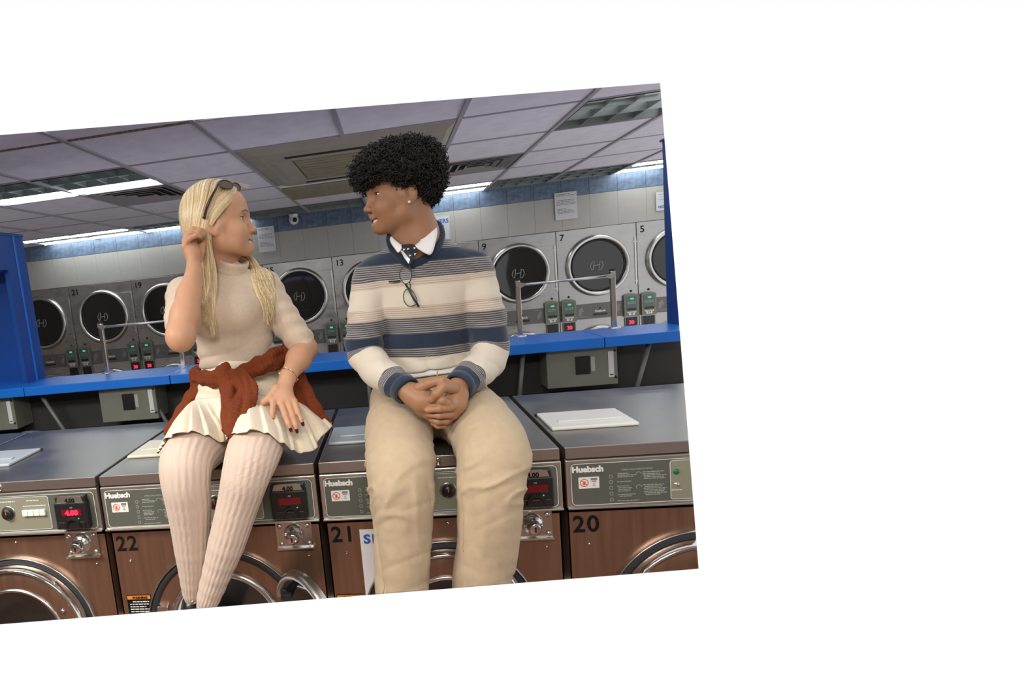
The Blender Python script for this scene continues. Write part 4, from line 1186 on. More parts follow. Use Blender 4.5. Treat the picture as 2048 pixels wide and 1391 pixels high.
# left hand resting on the skirt
lh = at(566, 783, -.002)
b.cap(wrL, lh, .0235, .026, .012, flat=((.1, -.6, .75), .70))
kn = [(547, 803, -.035), (563, 807, -.035), (577, 807, -.03), (588, 802, -.02)]
for x, y, Y in kn: b.cap(lh, at(x, y, Y), .021, .0105, .010, flat=((.1, -.6, .75), .8))
wf = [[kn[0], (545, 822, -.058), (544, 833, -.066), (544, 841, -.07)], [kn[1], (570, 829, -.064), (577, 847, -.075), (582, 861, -.082)],
      [kn[2], (585, 831, -.06), (591, 849, -.07), (594, 863, -.076)], [kn[3], (596, 824, -.048), (602, 838, -.056), (606, 849, -.06)]]
for f, r in zip(wf, (.0085, .0088, .0085, .0076)):
    b.chain([at(*q) for q in f], [r + .0012, r, r * .9, r * .68], .004)
b.chain([at(552, 778, -.01), at(540, 795, -.025), at(528, 803, -.03), at(514, 815, -.032)], [.015, .0115, .0095, .0070], .006)
V, Q = sdf_mesh(b, .0021)
lip, brow, lash = head_attrs(V, WX, True)
BW = wpart('body', V, Q, M['skinW'], attrs=dict(lip=lip, brow=brow * .9, lash=lash))
LX = XF(WR, w_t - np.array(WOMAN.location), 1.0)
add_eyes(LX, BW, M['iris_brown']); add_teeth(LX, BW)
def nail(parent, tip, prev, up, mtl, r=.0046, off=np.zeros(3)):
    t, p = at(*tip), at(*prev); d = (t - p) / np.linalg.norm(t - p); u = np.array(up, float); u -= d * (u @ d); u /= np.linalg.norm(u)
    s_ = np.cross(d, u); m = MB(); vs = []; fs = []
    c = t + u * .0060 + d * .001
    for i in range(5):
        for j in range(5):
            a = (i / 4 - .75) * .011; w = (j / 4 - .5) * 2 * r * (1 - .35 * max(0, i - 2) / 2)
            vs.append(c + d * a + s_ * w + u * (.0012 - 30 * w * w - .0005 * i) - off)
    fs = [(i * 5 + j, i * 5 + j + 1, (i + 1) * 5 + j + 1, (i + 1) * 5 + j) for i in range(4) for j in range(4)]
    m.add(vs, fs, True); return m.build('fingernail', mtl, parent)
wo = np.array(WOMAN.location)
for f in wf: nail(BW, f[3], f[2], (.1, -.75, .65), M['nail'], off=wo)

# tights
tg = Sdf()
hR, hL = np.array((.358, .2, 1.163)), np.array((.502, .2, 1.163))
kR, kL = at(377, 915, -.135), at(508, 902, -.135)
R1, R2, R3, R4 = at(371, 955, -.175), at(378, 1010, -.165), at(384, 1100, -.145), at(386, 1195, -.13)
L1, L2, L3, L4 = at(493, 945, -.185), at(478, 1000, -.185), at(452, 1090, -.185), at(412, 1210, -.185)
lgR, rR = spline([hR, (hR + kR) / 2, kR, R1, R2, R3, R4], 5, [.082, .078, .070, .061, .0575, .0455, .0235])
lgL, rL = spline([hL, (hL + kL) / 2, kL, L1, L2, L3, L4], 5, [.082, .078, .070, .059, .053, .0475, .0265])
tg.chain(lgR, rR, .012); tg.chain(lgL, rL, .012)
tg.ell((.43, .2, 1.18), (.13, .1, .09), .03)
V, Q = sdf_mesh(tg, .004)
V = laplace(V, Q, 2)
legs = [lgR, lgL]
def limb_coords(V, chains):
    bd = np.full(len(V), 9.0); ar = np.zeros(len(V)); al = np.zeros(len(V))
    for ch in chains:
        s0 = 0
        for a, c in zip(ch[:-1], ch[1:]):
            ba = c - a; L = np.linalg.norm(ba); h = np.clip(((V - a) @ ba) / (L * L), 0, 1)
            q = V - a - h[:, None] * ba; d = np.linalg.norm(q, axis=1); m = d < bd
            e1 = np.array((1.0, 0, 0)); e1 = e1 - ba * (e1 @ ba) / (L * L); e1 /= np.linalg.norm(e1); e2 = np.cross(ba / L, e1)
            bd[m] = d[m]; ar[m] = np.arctan2(q[m] @ e2, q[m] @ e1); al[m] = s0 + h[m] * L
            s0 += L
    return ar, al
ar, al = limb_coords(V, legs)
wpart('tights', V, Q, M['tights'], attrs=dict(around=ar, along=al))

# turtleneck
sw = Sdf()
sw.ell((.428, .172, 1.545), (.132, .098, .115), 0)
sw.cap((.436, .182, 1.33), (.430, .176, 1.50), .124, .126, .03, flat=((0, 1, 0), .76))
sw.cap(shR, shL, .050, .050, .04); sw.cap(nb, (.43, .178, 1.56), .062, .09, .05)
sw.ell((.378, .098, 1.530), (.054, .050, .054), .04); sw.ell((.468, .098, 1.527), (.054, .050, .054), .04)
sw.chain([shR + np.array((0, 0, -.004)), shR + (elR - shR) * .70 + np.array((-.006, .01, .0))], [.056, .050], .03)
sw.chain([shL + np.array((0, 0, -.004)), shL + (elL - shL) * .86], [.056, .0455], .03)
eL = shL + (elL - shL) * .86; dL = (elL - shL) / np.linalg.norm(elL - shL)
sw.cap(eL - dL * .004, eL + dL * .004, .0475, .0475, .004)
cb, ct = at(459, 566, .165), at(466, 519, .147)
sw.cap(cb, cb + (ct - cb) * .35, .0515, .046, .02)
sw.half((.43, .18, 1.352), (-.06, -.10, -1), .004)
def sw_disp(P, d):
    x, y, z = P[..., 0], P[..., 1], P[..., 2]
    f = .0040 * ridge(vnoise(x * 9 + z * 5, y * 9, z * 26 - x * 8)) * np.clip((1.47 - z) / .06, 0, 1)
    f += .0018 * np.sin((z * 120 - x * 60 + y * 70)) * (np.clip((x - .54) / .03, 0, 1) + np.clip((.33 - x) / .03, 0, 1))
    return f
V, Q = sdf_mesh(sw, .0038, sw_disp)
V = laplace(V, Q, 1)
TN = wpart('turtleneck', V, Q, M['knit'])
ring_tube([(.058, -.05), (.0530, .10), (.0545, .22), (.0520, .34), (.0500, .42), (.0525, .55), (.0525, .64), (.0495, .72), (.0515, .84), (.0510, .94), (.0490, 1.0), (.0465, 1.0), (.0455, .9), (.046, .5)], cb, ct, wo, ell=1.02).build('roll_collar', M['knit'], TN)

# skirt: smooth yoke, then a pleated flounce draped over the thighs
sk = Sdf()
sk.cap((.436, .185, 1.362), (.432, .190, 1.26), .123, .150, .03, flat=((0, 1, 0), .80))
sk.ell((.432, .20, 1.20), (.165, .125, .115), .04)
sk.half((.43, .1, 1.0745), (0, 0, -1), .002)
def sk_disp(P, d):
    x, y, z = P[..., 0], P[..., 1], P[..., 2]
    return .0024 * np.sin(z * 150 + x * 12) * np.clip((z - 1.27) / .02, 0, 1)
V, Q = sdf_mesh(sk, .0045, sk_disp)
SKO = wpart('skirt', V, Q, M['skirt'])
yoke = [(372, 845, .27), (378, 812, .17), (392, 800, .10), (425, 795, .062), (455, 793, .052), (490, 792, .055), (525, 790, .062), (560, 790, .09), (583, 792, .15), (592, 800, .25)]
hem = [(330, 880, .10), (317, 908, .02), (345, 874, -.06), (390, 866, -.105), (438, 884, -.09), (452, 884, -.03), (480, 868, -.09), (520, 864, -.105), (560, 886, -.09), (594, 906, -.06), (627, 901, -.03), (634, 884, .03), (652, 866, .06), (662, 852, .12), (650, 845, .20)]
def poly(pts, n):
    P = np.array(spline([p if isinstance(p, np.ndarray) else at(*p) for p in pts], 8)); L = np.r_[0, np.cumsum(np.linalg.norm(np.diff(P, axis=0), axis=1))]
    return np.stack([np.interp(np.linspace(0, L[-1], n), L, P[:, k]) for k in range(3)], 1)
for k_ in (2, 3, 4, 6, 7, 8):      # where the hem lies on the thighs
    h_ = front_hit(hem[k_][0], hem[k_][1], (tg,), .007)
    if h_ is not None: hem[k_] = h_
NU, NT = 460, 30
hy, hh = poly(yoke, NU), poly(hem, NU)
tt = np.linspace(0, 1, NT)[:, None, None]
Pm = (hy + hh) / 2 + np.array((0, 0, .022))
Sf = (1 - tt) ** 2 * hy + 2 * tt * (1 - tt) * Pm + tt ** 2 * hh
uu = np.linspace(0, 1, NU); npl = 23
sw_ = (uu * npl + .12 * np.sin(uu * 40)) % 1.0
saw = np.where(sw_ < .86, sw_ / .86, (1 - sw_) / .14)
du = np.gradient(Sf, axis=1); dv = np.gradient(Sf, axis=0); nr = np.cross(du, dv); nr /= np.linalg.norm(nr, axis=2)[..., None] + 1e-9
if (nr[NT // 2, NU // 2] @ np.array((0, -1, 1))) < 0: nr = -nr
grow = np.clip(tt * 1.4 + .1, 0, 1)
Sf = push_out(Sf.reshape(-1, 3), (tg,), .0045).reshape(NT, NU, 3).astype(float)
Sf = Sf + nr * ((.0005 + .0075 * (1 - saw)) * 1.0)[None, :, None] * grow
Sf[..., 2] = np.maximum(Sf[..., 2], 1.0755)
ii_ = (np.arange(NT - 1)[:, None] * NU + np.arange(NU - 1)[None]).ravel()
Qf = np.stack([ii_, ii_ + 1, ii_ + NU + 1, ii_ + NU], 1)
fl = np_mesh('pleated_flounce', Sf.reshape(-1, 3) - wo, Qf, M['skirt'], SKO)
md = fl.modifiers.new('cloth_thickness', 'SOLIDIFY'); md.thickness = .0016; md.offset = -1

# rust cardigan tied around the waist
cg = Sdf()
A = lambda l: [at(*p) for p in l]
cg.ell(at(461, 752, .05), (.020, .014, .018), .008); cg.ell(at(473, 775, .024), (.022, .012, .030), .008)
cloth_strip(cg, A([(392, 752, .15), (415, 757, .083), (448, 756, .054), (478, 749, .044)]), [.026, .026, .023, .020], .012, (0, 1, 0), 4)
cloth_strip(cg, A([(466, 752, .046), (505, 738, .056), (540, 722, .090), (568, 712, .15)]), [.020, .024, .031, .038], .012, (.2, 1, 0), 4)
cloth_strip(cg, A([(446, 735, .046), (452, 765, .034), (456, 790, .030), (459, 812, .02)]), [.022, .022, .021, .016], .012, (0, 1, 0), 3)
cloth_strip(cg, A([(478, 744, .040), (490, 770, .010), (490, 797, -.035), (478, 830, -.100), (458, 872, -.155)]), [.018, .034, .038, .032, .004], .012, (0, 1, .3), 5)
cloth_strip(cg, A([(456, 775, .028), (457, 800, -.015), (457, 826, -.075), (457, 852, -.12), (457, 872, -.155)]), [.018, .024, .028, .018, .004], .012, (0, 1, .3), 4)
cloth_strip(cg, A([(398, 750, .15), (390, 776, .16), (372, 803, .15), (352, 835, .13), (334, 868, .10)]), [.030, .022, .018, .016, .012], .012, (.3, 1, 0), 2)
cloth_strip(cg, A([(568, 712, .15), (584, 745, .16), (602, 785, .15), (626, 828, .13), (652, 856, .12)]), [.034, .036, .040, .040, .022], .013, (.2, 1, .3), 5)
def cg_disp(P, d):
    x, y, z = P[..., 0], P[..., 1], P[..., 2]
    return .0010 * np.sin(x * 140 + z * 50) + .0008 * np.sin(x * 80 - z * 110 + y * 60)
V, Q = sdf_mesh(cg, .0034, cg_disp)
wpart('tied_cardigan', V, Q, M['rust'])

# shoe on the right foot, mostly below the edge of the model
sh = Sdf()
sh.chain([at(386, 1203, -.12), at(388, 1222, -.13), at(398, 1240, -.16)], [.030, .034, .036], .02)
sh.ell(at(400, 1245, -.17), (.04, .08, .035), .02)
sh.cap(at(386, 1185, -.12), at(386, 1196, -.12), .020, .022, .005, 's')
V, Q = sdf_mesh(sh, .004)
so = wpart('shoe', V, Q, M['shoe'])
mm = MB()
for k in range(3):
    a, c = at(378 + 6 * k, 1214 - 5 * k, -.165), at(386 + 6 * k, 1200 + 4 * k, -.17)
    mm.tube([a - wo, c - wo], .0018, 6)
mm.build('shoelace', M['trim'], so)

# ---- hair
M['blond'] = mixcol_mat('blonde_hair', (0.38, 0.25, 0.115), 0.40, [('tone', (0.92, 0.77, 0.49))], spec=0.5)
hb = Sdf(WX)
hb.ell((-.016, 0, .034), (.101, .080, .095), 0)
hb.ell((-.055, 0, -.02), (.058, .066, .085), .03)
hb.ell((.098, 0, -.015), (.090, .12, .108), .012, 's', rot=roty(R(12)))
hb.ell((.03, 0, -.075), (.09, .064, .075), .012, 's')
hb.xf = ID
hb.chain([at(418, 500, .21), at(425, 560, .22)], [.05, .045], .03, flat=((0, 1, 0), .6))
V, Q = sdf_mesh(hb, .004)
HW = wpart('hair', V, Q, M['blond'], attrs=dict(tone=np.full(len(V), .25)))
def strands(guides, n, parent, off, seed, mtl, w0=.0013, name='hair_strands', avoid=(), gap=.003):
    """tapered strands scattered about guide curves; guide = list of (px, py, Y, spread)"""
    rg = np.random.RandomState(seed); AV = []; AQ = []; AT = []; base = 0; LL = []
    for gi, (g, cnt) in enumerate(guides):
        P = np.array([at(*q[:3]) if q[0] > 2 else WX.p(q[:3]) for q in g]); S_ = np.array([q[3] for q in g])
        t = np.linspace(0, 1, len(g)); N = 26
        tt = np.linspace(0, 1, N)
        # smooth interpolation
        C = np.stack([np.interp(tt, t, P[:, k]) for k in range(3)], 1); SS = np.interp(tt, t, S_)
        for _ in range(2):
            C[1:-1] = (C[:-2] + 2 * C[1:-1] + C[2:]) / 4
        for s_ in range(cnt):
            o = rg.normal(size=3); o /= np.linalg.norm(o) + 1e-9; o *= rg.rand() ** .45
            e = rg.uniform(.72, 1.0)
            ph = rg.uniform(0, 6.28); wv = rg.uniform(.002, .007)
            Lc = C.copy()
            Lc += o * SS[:, None]
            Lc[:, 0] += wv * np.sin(tt * 9 + ph) * tt; Lc[:, 1] += wv * np.cos(tt * 7 + ph) * tt
            k = max(8, int(N * e)); Lc = Lc[:k]
            LL.append((Lc, k, tt))
    if avoid:
        allP = np.concatenate([l[0] for l in LL]); allP = push_out(allP, avoid, gap)
        i0 = 0; L2 = []
        for l in LL: L2.append((allP[i0:i0 + l[1]].astype(float), l[1], l[2])); i0 += l[1]
        LL = L2
    if True:
        for Lc, k, tt in LL:
            r = w0 * rg.uniform(.6, 1.5) * np.sin(np.linspace(.5, math.pi - .06, k)) ** .7
            T = np.gradient(Lc, axis=0); T /= np.linalg.norm(T, axis=1)[:, None] + 1e-9
            A_ = np.cross(T, (0.3, 1, 0.2)); A_ /= np.linalg.norm(A_, axis=1)[:, None] + 1e-9; B_ = np.cross(T, A_)
            n4 = 5
            ring = np.stack([Lc + (A_ * math.cos(2 * math.pi * j / n4) * 1.7 + B_ * math.sin(2 * math.pi * j / n4)) * r[:, None] for j in range(n4)], 1)
            AV.append(ring.reshape(-1, 3) - off)
            i = np.arange(k - 1)[:, None]; j = np.arange(n4)[None]
            q = np.stack([i * n4 + j, i * n4 + (j + 1) % n4, (i + 1) * n4 + (j + 1) % n4, (i + 1) * n4 + j], -1).reshape(-1, 4) + base
            AQ.append(q); base += k * n4
            AT.append(np.full(k * n4, np.clip(rg.normal(.5, .28), 0, 1)) * np.repeat(np.clip(.55 + .6 * tt[:k], 0, 1), n4))
    o = np_mesh(name, np.concatenate(AV), np.concatenate(AQ), mtl, parent, attrs=dict(tone=np.concatenate(AT)))
    o['kind'] = 'stuff'
    return o
rgs = np.random.RandomState(3)
HC, HR_ = np.array((-.016, 0, .034)), np.array((.105, .0845, .0985))
def scalp(dirs, n):
    """points over the skull through the given directions"""
    D = np.array([np.array(d, float) / np.linalg.norm(d) for d in dirs]); D = np.array(spline(D, n)); D /= np.linalg.norm(D, axis=1)[:, None]
    return [WX.p(HC + d * HR_) for d in D]
G = []
laneA = [(386, 505, .15), (394, 560, .12), (404, 610, .085), (408, 640, .06)]
laneB = [(424, 510, .085), (430, 560, .075), (424, 625, .052), (430, 684, .045)]
laneC = [(408, 500, .09), (412, 560, .085), (414, 620, .06), (426, 668, .048)]
def lane(a, b_, f): return [at(*(np.array(p) * (1 - f) + np.array(q) * f)) for p, q in zip(a, b_)]
for q in range(170):     # near side, combed back from the parting and falling in front of the shoulder
    f = rgs.uniform(-.38, 1); x0 = max(-.9, -.75 + 1.5 * f + rgs.uniform(-.05, .05))
    g = min(0, f); mid = (-.62 + 1.02 * f, -.80 - 1.0 * g, .30 + .1 * rgs.rand()); low = (-.72 + .64 * f, -.85 - .9 * g, -.36)
    G.append((scalp([(x0, -.02, 1), ((x0 + mid[0]) / 2 - .05, -.5, .85), mid, low], 5), lane(laneA, laneC if rgs.rand() < .5 else laneB, min(1, max(0, f) * 1.1)), 15, .006))
for q in range(64):      # the light front lock, swept from the forehead back over the ear
    f = rgs.rand()
    G.append((scalp([(.50 + .34 * f, .03, .86 - .14 * f), (.60 + .26 * f, -.42, .60 - .06 * f), (.38 + .24 * f, -.80, .36 - .10 * f), (.04 + .14 * f, -.97, .06 - .12 * f), (-.12 + .06 * f, -.94, -.30)], 5), lane(laneC, laneB, .35 + .65 * f), 14, .004))
for q in range(70):      # over the temple, down to the ear
    f = rgs.rand()
    G.append((scalp([(.80 - .12 * f, -.06, .62 + .1 * f), (.82 - .14 * f, -.45, .34 + .12 * f), (.64 - .12 * f, -.76, .07 + .20 * f), (.42 - .18 * f, -.87, -.13 + .18 * f), (.14 - .12 * f, -.95, -.40 + .12 * f), (.02 - .06 * f, -.90, -.56)], 4), lane(laneC, laneB, .3 + .7 * rgs.rand()), 12, .0035))
for q in range(40):      # far side and back
    f = rgs.rand(); x0 = -.7 + 1.45 * f
    G.append((scalp([(x0, .03, 1), (x0 * .7 - .05, .6, .75), (-.45 + .7 * f, .92, .1), (-.6 + .3 * f, .75, -.45)], 5), lane([(440, 500, .25), (455, 550, .26), (470, 590, .25), (480, 620, .24)], [(500, 512, .215), (514, 548, .19), (533, 590, .14), (543, 645, .09)], min(1, .25 + f)), 14, .008))
for q in range(26):
    f = rgs.rand()
    G.append(([at(474, 470, .23), at(490, 500, .23)], lane([(494, 515, .22), (506, 552, .20), (520, 592, .145), (538, 660, .085)], [(506, 516, .21), (524, 552, .18), (546, 596, .13), (546, 640, .09)], f), 12, .006))
for q in range(22):      # back of the head behind the hand
    f = rgs.rand()
    G.append((scalp([(-.5, -.02, 1), (-.9, -.15 - .4 * f, .5), (-.95, -.25 - .45 * f, -.1), (-.85, -.3 - .4 * f, -.5)], 5), lane([(386, 500, .21), (392, 560, .20), (402, 600, .17), (408, 630, .14)], laneA, f), 14, .008))
def strands2(G, parent, off, seed, mtl, w0, name, avoid, gap):
    rg = np.random.RandomState(seed); LL = []; TN_ = []
    for head, hang, cnt, sp in G:
        P = np.array(spline(list(head) + list(hang), 3)); nh = len(head) * 3
        L = np.r_[0, np.cumsum(np.linalg.norm(np.diff(P, axis=0), axis=1))]; N = 34
        C = np.stack([np.interp(np.linspace(0, L[-1], N), L, P[:, k]) for k in range(3)], 1)
        th = L[min(nh, len(L) - 1)] / L[-1]; tt_ = np.linspace(0, 1, N)
        amp = np.where(tt_ < th, .35, 1.0); gt = rg.normal(.52, .26)
        for _ in range(cnt):
            o = rg.normal(size=3); o *= sp * rg.rand() ** .5 / (np.linalg.norm(o) + 1e-9)
            ph, ph2 = rg.uniform(0, 6.28, 2); wv = rg.uniform(.003, .008)
            l = C + o * amp[:, None] * np.linspace(.6, 1.8, N)[:, None]
            hang_ = np.clip((tt_ - th) / .3, 0, 1)
            l[:, 0] += wv * np.sin(tt_ * 14 + ph) * hang_; l[:, 1] += wv * np.cos(tt_ * 12 + ph2) * hang_
            LL.append(l[:max(10, int(N * rg.uniform(.8, 1)))]); TN_.append(gt + rg.normal(0, .14))
    allP = push_out(np.concatenate(LL), avoid, gap + .002).astype(float); i0 = 0
    for l in LL:
        q = allP[i0:i0 + len(l)]; i0 += len(l)
        for _ in range(3): q[1:-1] = (q[:-2] + 2 * q[1:-1] + q[2:]) / 4
    allP = push_out(allP, avoid, gap).astype(float); i0 = 0
    AV, AQ, AT = [], [], []; base = 0; n4 = 4
    for l, tn in zip(LL, TN_):
        k = len(l); Lc = allP[i0:i0 + k]; i0 += k
        Lc[1:-1] = (Lc[:-2] + 2 * Lc[1:-1] + Lc[2:]) / 4
        r = w0 * rg.uniform(.6, 1.5) * np.sin(np.linspace(.10, math.pi - .06, k)) ** .6
        T = np.gradient(Lc, axis=0); T /= np.linalg.norm(T, axis=1)[:, None] + 1e-9
        A_ = np.cross(T, (0.3, 1, 0.2)); A_ /= np.linalg.norm(A_, axis=1)[:, None] + 1e-9; B_ = np.cross(T, A_)
        ring = np.stack([Lc + (A_ * math.cos(2 * math.pi * j / n4) * 1.6 + B_ * math.sin(2 * math.pi * j / n4)) * r[:, None] for j in range(n4)], 1)
        AV.append(ring.reshape(-1, 3) - off)
        i = np.arange(k - 1)[:, None]; j = np.arange(n4)[None]
        AQ.append(np.stack([i * n4 + j, i * n4 + (j + 1) % n4, (i + 1) * n4 + (j + 1) % n4, (i + 1) * n4 + j], -1).reshape(-1, 4) + base); base += k * n4
        AT.append(np.full(k * n4, np.clip(tn, 0, 1)))
    o = np_mesh(name, np.concatenate(AV), np.concatenate(AQ), mtl, parent, attrs=dict(tone=np.concatenate(AT)))
    o['kind'] = 'stuff'
    return o
strands2(G, WOMAN, wo, 5, M['blond'], .00085, 'hair_strands', (hb, sw), .003)
# a few short flyaway hairs at the crown
strands([([(470, 366, .15, .004), (482, 370, .15, .004), (494, 374, .15, .006), (499, 376, .15, .01)], 5), ([(456, 363, .15, .004), (462, 358, .15, .01), (470, 356, .15, .014)], 3)], 0, WOMAN, wo, 9, M['blond'], w0=.0003, name='flyaway_hair')

# sunglasses pushed up on the head, bracelet, necklace
M['tortoise'] = mat('dark_tortoise_frame', (0.035, 0.018, 0.010), 0.2)
M['sunlens'] = mat('brown_sun_lens', (0.08, 0.045, 0.03), 0.08)
sg = thing('sunglasses', "dark sunglasses pushed up on the blonde person's hair", 'sunglasses', at(455, 372, .12))
so_ = np.array(sg.location)
mm = MB(); pts = [(438, 368, .094), (432, 384, .083), (424, 402, .077), (416, 420, .074), (412, 436, .076)]
pts = [p - so_ for p in push_out(np.array(spline([at(*p) for p in pts], 4)), (hb,), .0105).astype(float)]
mm.tube(pts, list(np.linspace(.0026, .0048, len(pts))), 8); mm.build('temple', M['tortoise'], sg)
for c, rx, ry in (((452, 369, .088), 14, 8), ((472, 374, .135), 9, 8)):
    p0 = at(*c) - so_; e1 = (at(c[0] + rx, c[1] + 3, c[2] + .012) - at(*c)); e2 = (at(c[0] + 1, c[1] - ry, c[2] + .01) - at(*c))
    mm = MB(); ring = [p0 + e1 * math.cos(a) + e2 * math.sin(a) for a in np.linspace(0, 2 * math.pi, 21)]
    mm.tube(ring, .0019, 6); fr = mm.build('rim', M['tortoise'], sg)
    m2 = MB(); m2.add([p0 + e1 * .98 * math.cos(a) + e2 * .98 * math.sin(a) for a in np.linspace(0, 2 * math.pi, 20, endpoint=False)], [tuple(range(20))]); m2.build('lens', M['sunlens'], fr)
mm = MB(); mm.tube([at(438, 369, .094) - so_, at(442, 368, .098) - so_], .0024, 6); mm.tube([at(462, 372, .118) - so_, at(467, 373, .138) - so_], .002, 6); mm.build('bridge', M['tortoise'], sg)
br = thing('bracelet', "thin gold bracelet on the blonde person's wrist", 'bracelet', wrL)
ax = (lh - elL); ax /= np.linalg.norm(ax); e1 = np.cross(ax, (0, 1, 0)); e1 /= np.linalg.norm(e1); e2 = np.cross(ax, e1)
part('chain', M['gold'], br, lambda m: m.tube([Vector(e1 * .0285 * math.cos(a) + e2 * .027 * math.sin(a) + ax * .004 * math.cos(a)) for a in np.linspace(0, 2 * math.pi, 33)], .0016, 6))
part('bead', M['white'], br, lambda m: [m.tube([Vector(e1 * .029 * math.cos(a) + e2 * .0275 * math.sin(a)), Vector(e1 * .029 * math.cos(a + .12) + e2 * .0275 * math.sin(a + .12))], .0024, 6) for a in np.arange(3.4, 6.2, .3)])
# ------------------------------------------------------------------ man sitting on washer 21
M['skinM'] = mixcol_mat('brown_skin', (0.35, 0.18, 0.098), 0.48, [('lip', (0.36, 0.155, 0.11)), ('brow', (0.018, 0.012, 0.010)), ('lash', (0.012, 0.008, 0.006))], noise=0.09, nscale=30, sss=0.10, spec=0.4, bump=0.12, bscale=420)
M['khaki'] = mat('khaki_cotton', (0.48, 0.375, 0.25), 0.9, noise=0.05, nscale=45, bump=0.2, bscale=900, sheen=0.1)
M['seam'] = mat('khaki_stitching', (0.42, 0.32, 0.19), 0.9)
M['shirt'] = mat('white_shirt', (0.82, 0.82, 0.82), 0.75, bump=0.05, bscale=900)
M['navyknit'] = mat('navy_rib_knit', (0.012, 0.026, 0.055), 0.9, bump=0.3, bscale=700, sheen=0.2)
M['tie'] = mat('navy_tie_silk', (0.014, 0.017, 0.032), 0.4)
M['silver'] = mat('silver_tie_silk', (0.55, 0.58, 0.60), 0.35, 0.3)
M['afro'] = mat('black_curly_hair', (0.013, 0.011, 0.010), 0.55)
M['lensglass'] = mat('spectacle_lens', (0.95, 0.97, 0.97), 0.02, trans=1.0, spec=0.6)
M['wire'] = mat('dark_wire_frame', (0.05, 0.05, 0.05), 0.3, 0.8)

def stripe_mat():
    m, nt, b = new_mat('striped_sweater_knit')
    b.inputs['Roughness'].default_value = 0.92; b.inputs['Sheen Weight'].default_value = 0.25
    a = nt.nodes.new('ShaderNodeAttribute'); a.attribute_name = 'stripe'
    Z0, Z1 = 1.05, 1.75
    mr = nt.nodes.new('ShaderNodeMapRange'); mr.inputs[1].default_value = Z0; mr.inputs[2].default_value = Z1
    nt.links.new(a.outputs['Fac'], mr.inputs[0])
    navy, cream = (.012, .026, .056), (.66, .60, .50)
    gd, gl = (.060, .060, .075), (.34, .32, .30); td, tl = (.44, .365, .29), (.62, .55, .46)
    rows = [(Z0, navy, navy), (1.150, gd, gl), (1.185, cream, cream), (ZS['grayB'], gd, gl), (ZS['navyB'], navy, navy), (ZS['gray2'], gd, gl), (ZS['tan2'], td, tl), (ZS['cream'], cream, cream), (ZS['tan1'], td, tl), (ZS['gray1'], gd, gl), (ZS['navy1'], navy, navy), (ZS['gray0'], gd, gl)]
    outs = []
    for which in (1, 2):
        r = nt.nodes.new('ShaderNodeValToRGB'); r.color_ramp.interpolation = 'CONSTANT'
        while len(r.color_ramp.elements) < len(rows): r.color_ramp.elements.new(0.5)
        for e, row in zip(r.color_ramp.elements, rows):
            e.position = max(0, (row[0] - Z0) / (Z1 - Z0)); e.color = tuple(row[which]) + (1,)
        nt.links.new(mr.outputs[0], r.inputs[0]); outs.append(r.outputs[0])
    mu = nt.nodes.new('ShaderNodeMath'); mu.operation = 'MULTIPLY'; mu.inputs[1].default_value = 2 * math.pi / .0062
    sn = nt.nodes.new('ShaderNodeMath'); sn.operation = 'SINE'
    sp = nt.nodes.new('ShaderNodeMapRange'); sp.inputs[1].default_value = -.1; sp.inputs[2].default_value = .7
    nt.links.new(a.outputs['Fac'], mu.inputs[0]); nt.links.new(mu.outputs[0], sn.inputs[0]); nt.links.new(sn.outputs[0], sp.inputs[0])
    mx = nt.nodes.new('ShaderNodeMix'); mx.data_type = 'RGBA'
    nt.links.new(sp.outputs[0], mx.inputs[0]); nt.links.new(outs[0], mx.inputs[6]); nt.links.new(outs[1], mx.inputs[7])
    nt.links.new(mx.outputs[2], b.inputs['Base Color'])
    tc = nt.nodes.new('ShaderNodeTexCoord'); n2 = nt.nodes.new('ShaderNodeTexNoise'); n2.inputs['Scale'].default_value = 700
    nt.links.new(tc.outputs['Object'], n2.inputs['Vector'])
    bp = nt.nodes.new('ShaderNodeBump'); bp.inputs['Strength'].default_value = .35; bp.inputs['Distance'].default_value = .002
    nt.links.new(n2.outputs[0], bp.inputs['Height']); nt.links.new(bp.outputs[0], b.inputs['Normal'])
    return m
zs = lambda py: float(at(843, py, .055)[2])
ZS = dict(grayB=zs(717), navyB=zs(697), gray2=zs(670), tan2=zs(635), cream=zs(611), tan1=zs(572), gray1=zs(556), navy1=zs(523), gray0=zs(498))
ZS = {k: v for k, v in ZS.items()}
# each stripe starts (going up) at the lower edge of its band
M['stripes'] = stripe_mat()

MAN = thing('person', 'young person with black curly hair in striped sweater and khaki trousers, hands clasped, smiling', 'person', (1.03, 0.2, 1.0725))
mo = np.array(MAN.location)
def mpart(name, V, Q, material, parent=None, **k): return np_mesh(name, V - mo, Q, material, parent or MAN, **k)
MR = rotz(R(198)) @ roty(R(4))
m_t = at(750.4, 389, .062) - MR @ np.array((.079, .031, -.002))
MX = XF(MR, m_t, 1.0)
nbm = at(832, 478, .14)
sR, sL = np.array((.899, .165, 1.583)), np.array((1.184, .160, 1.573))
eR, wR_ = at(733, 712, .10), at(812, 780, -.065)
eL_, wL_ = at(978, 708, .10), at(918, 772, -.055)
b = Sdf(MX)
add_head(b, False, nbm)
b.xf = ID
b.cap(nbm, (1.035, .18, 1.50), .060, .075, .05); b.ell((1.035, .185, 1.48), (.12, .08, .13), .04); b.cap((1.035, .195, 1.42), (1.03, .21, 1.22), .085, .075, .03)
b.cap(nbm + np.array((0, .02, -.05)), sR, .040, .035, .03); b.cap(nbm + np.array((0, .02, -.05)), sL, .040, .035, .03)
b.chain([sR, eR, wR_], [.04, .036, .026], .02); b.chain([sL, eL_, wL_], [.04, .036, .026], .02)
b.chain([(.955, .2, 1.17), (.93, -.14, 1.11)], [.07, .055], .03); b.chain([(1.105, .2, 1.17), (1.15, -.14, 1.12)], [.07, .055], .03)
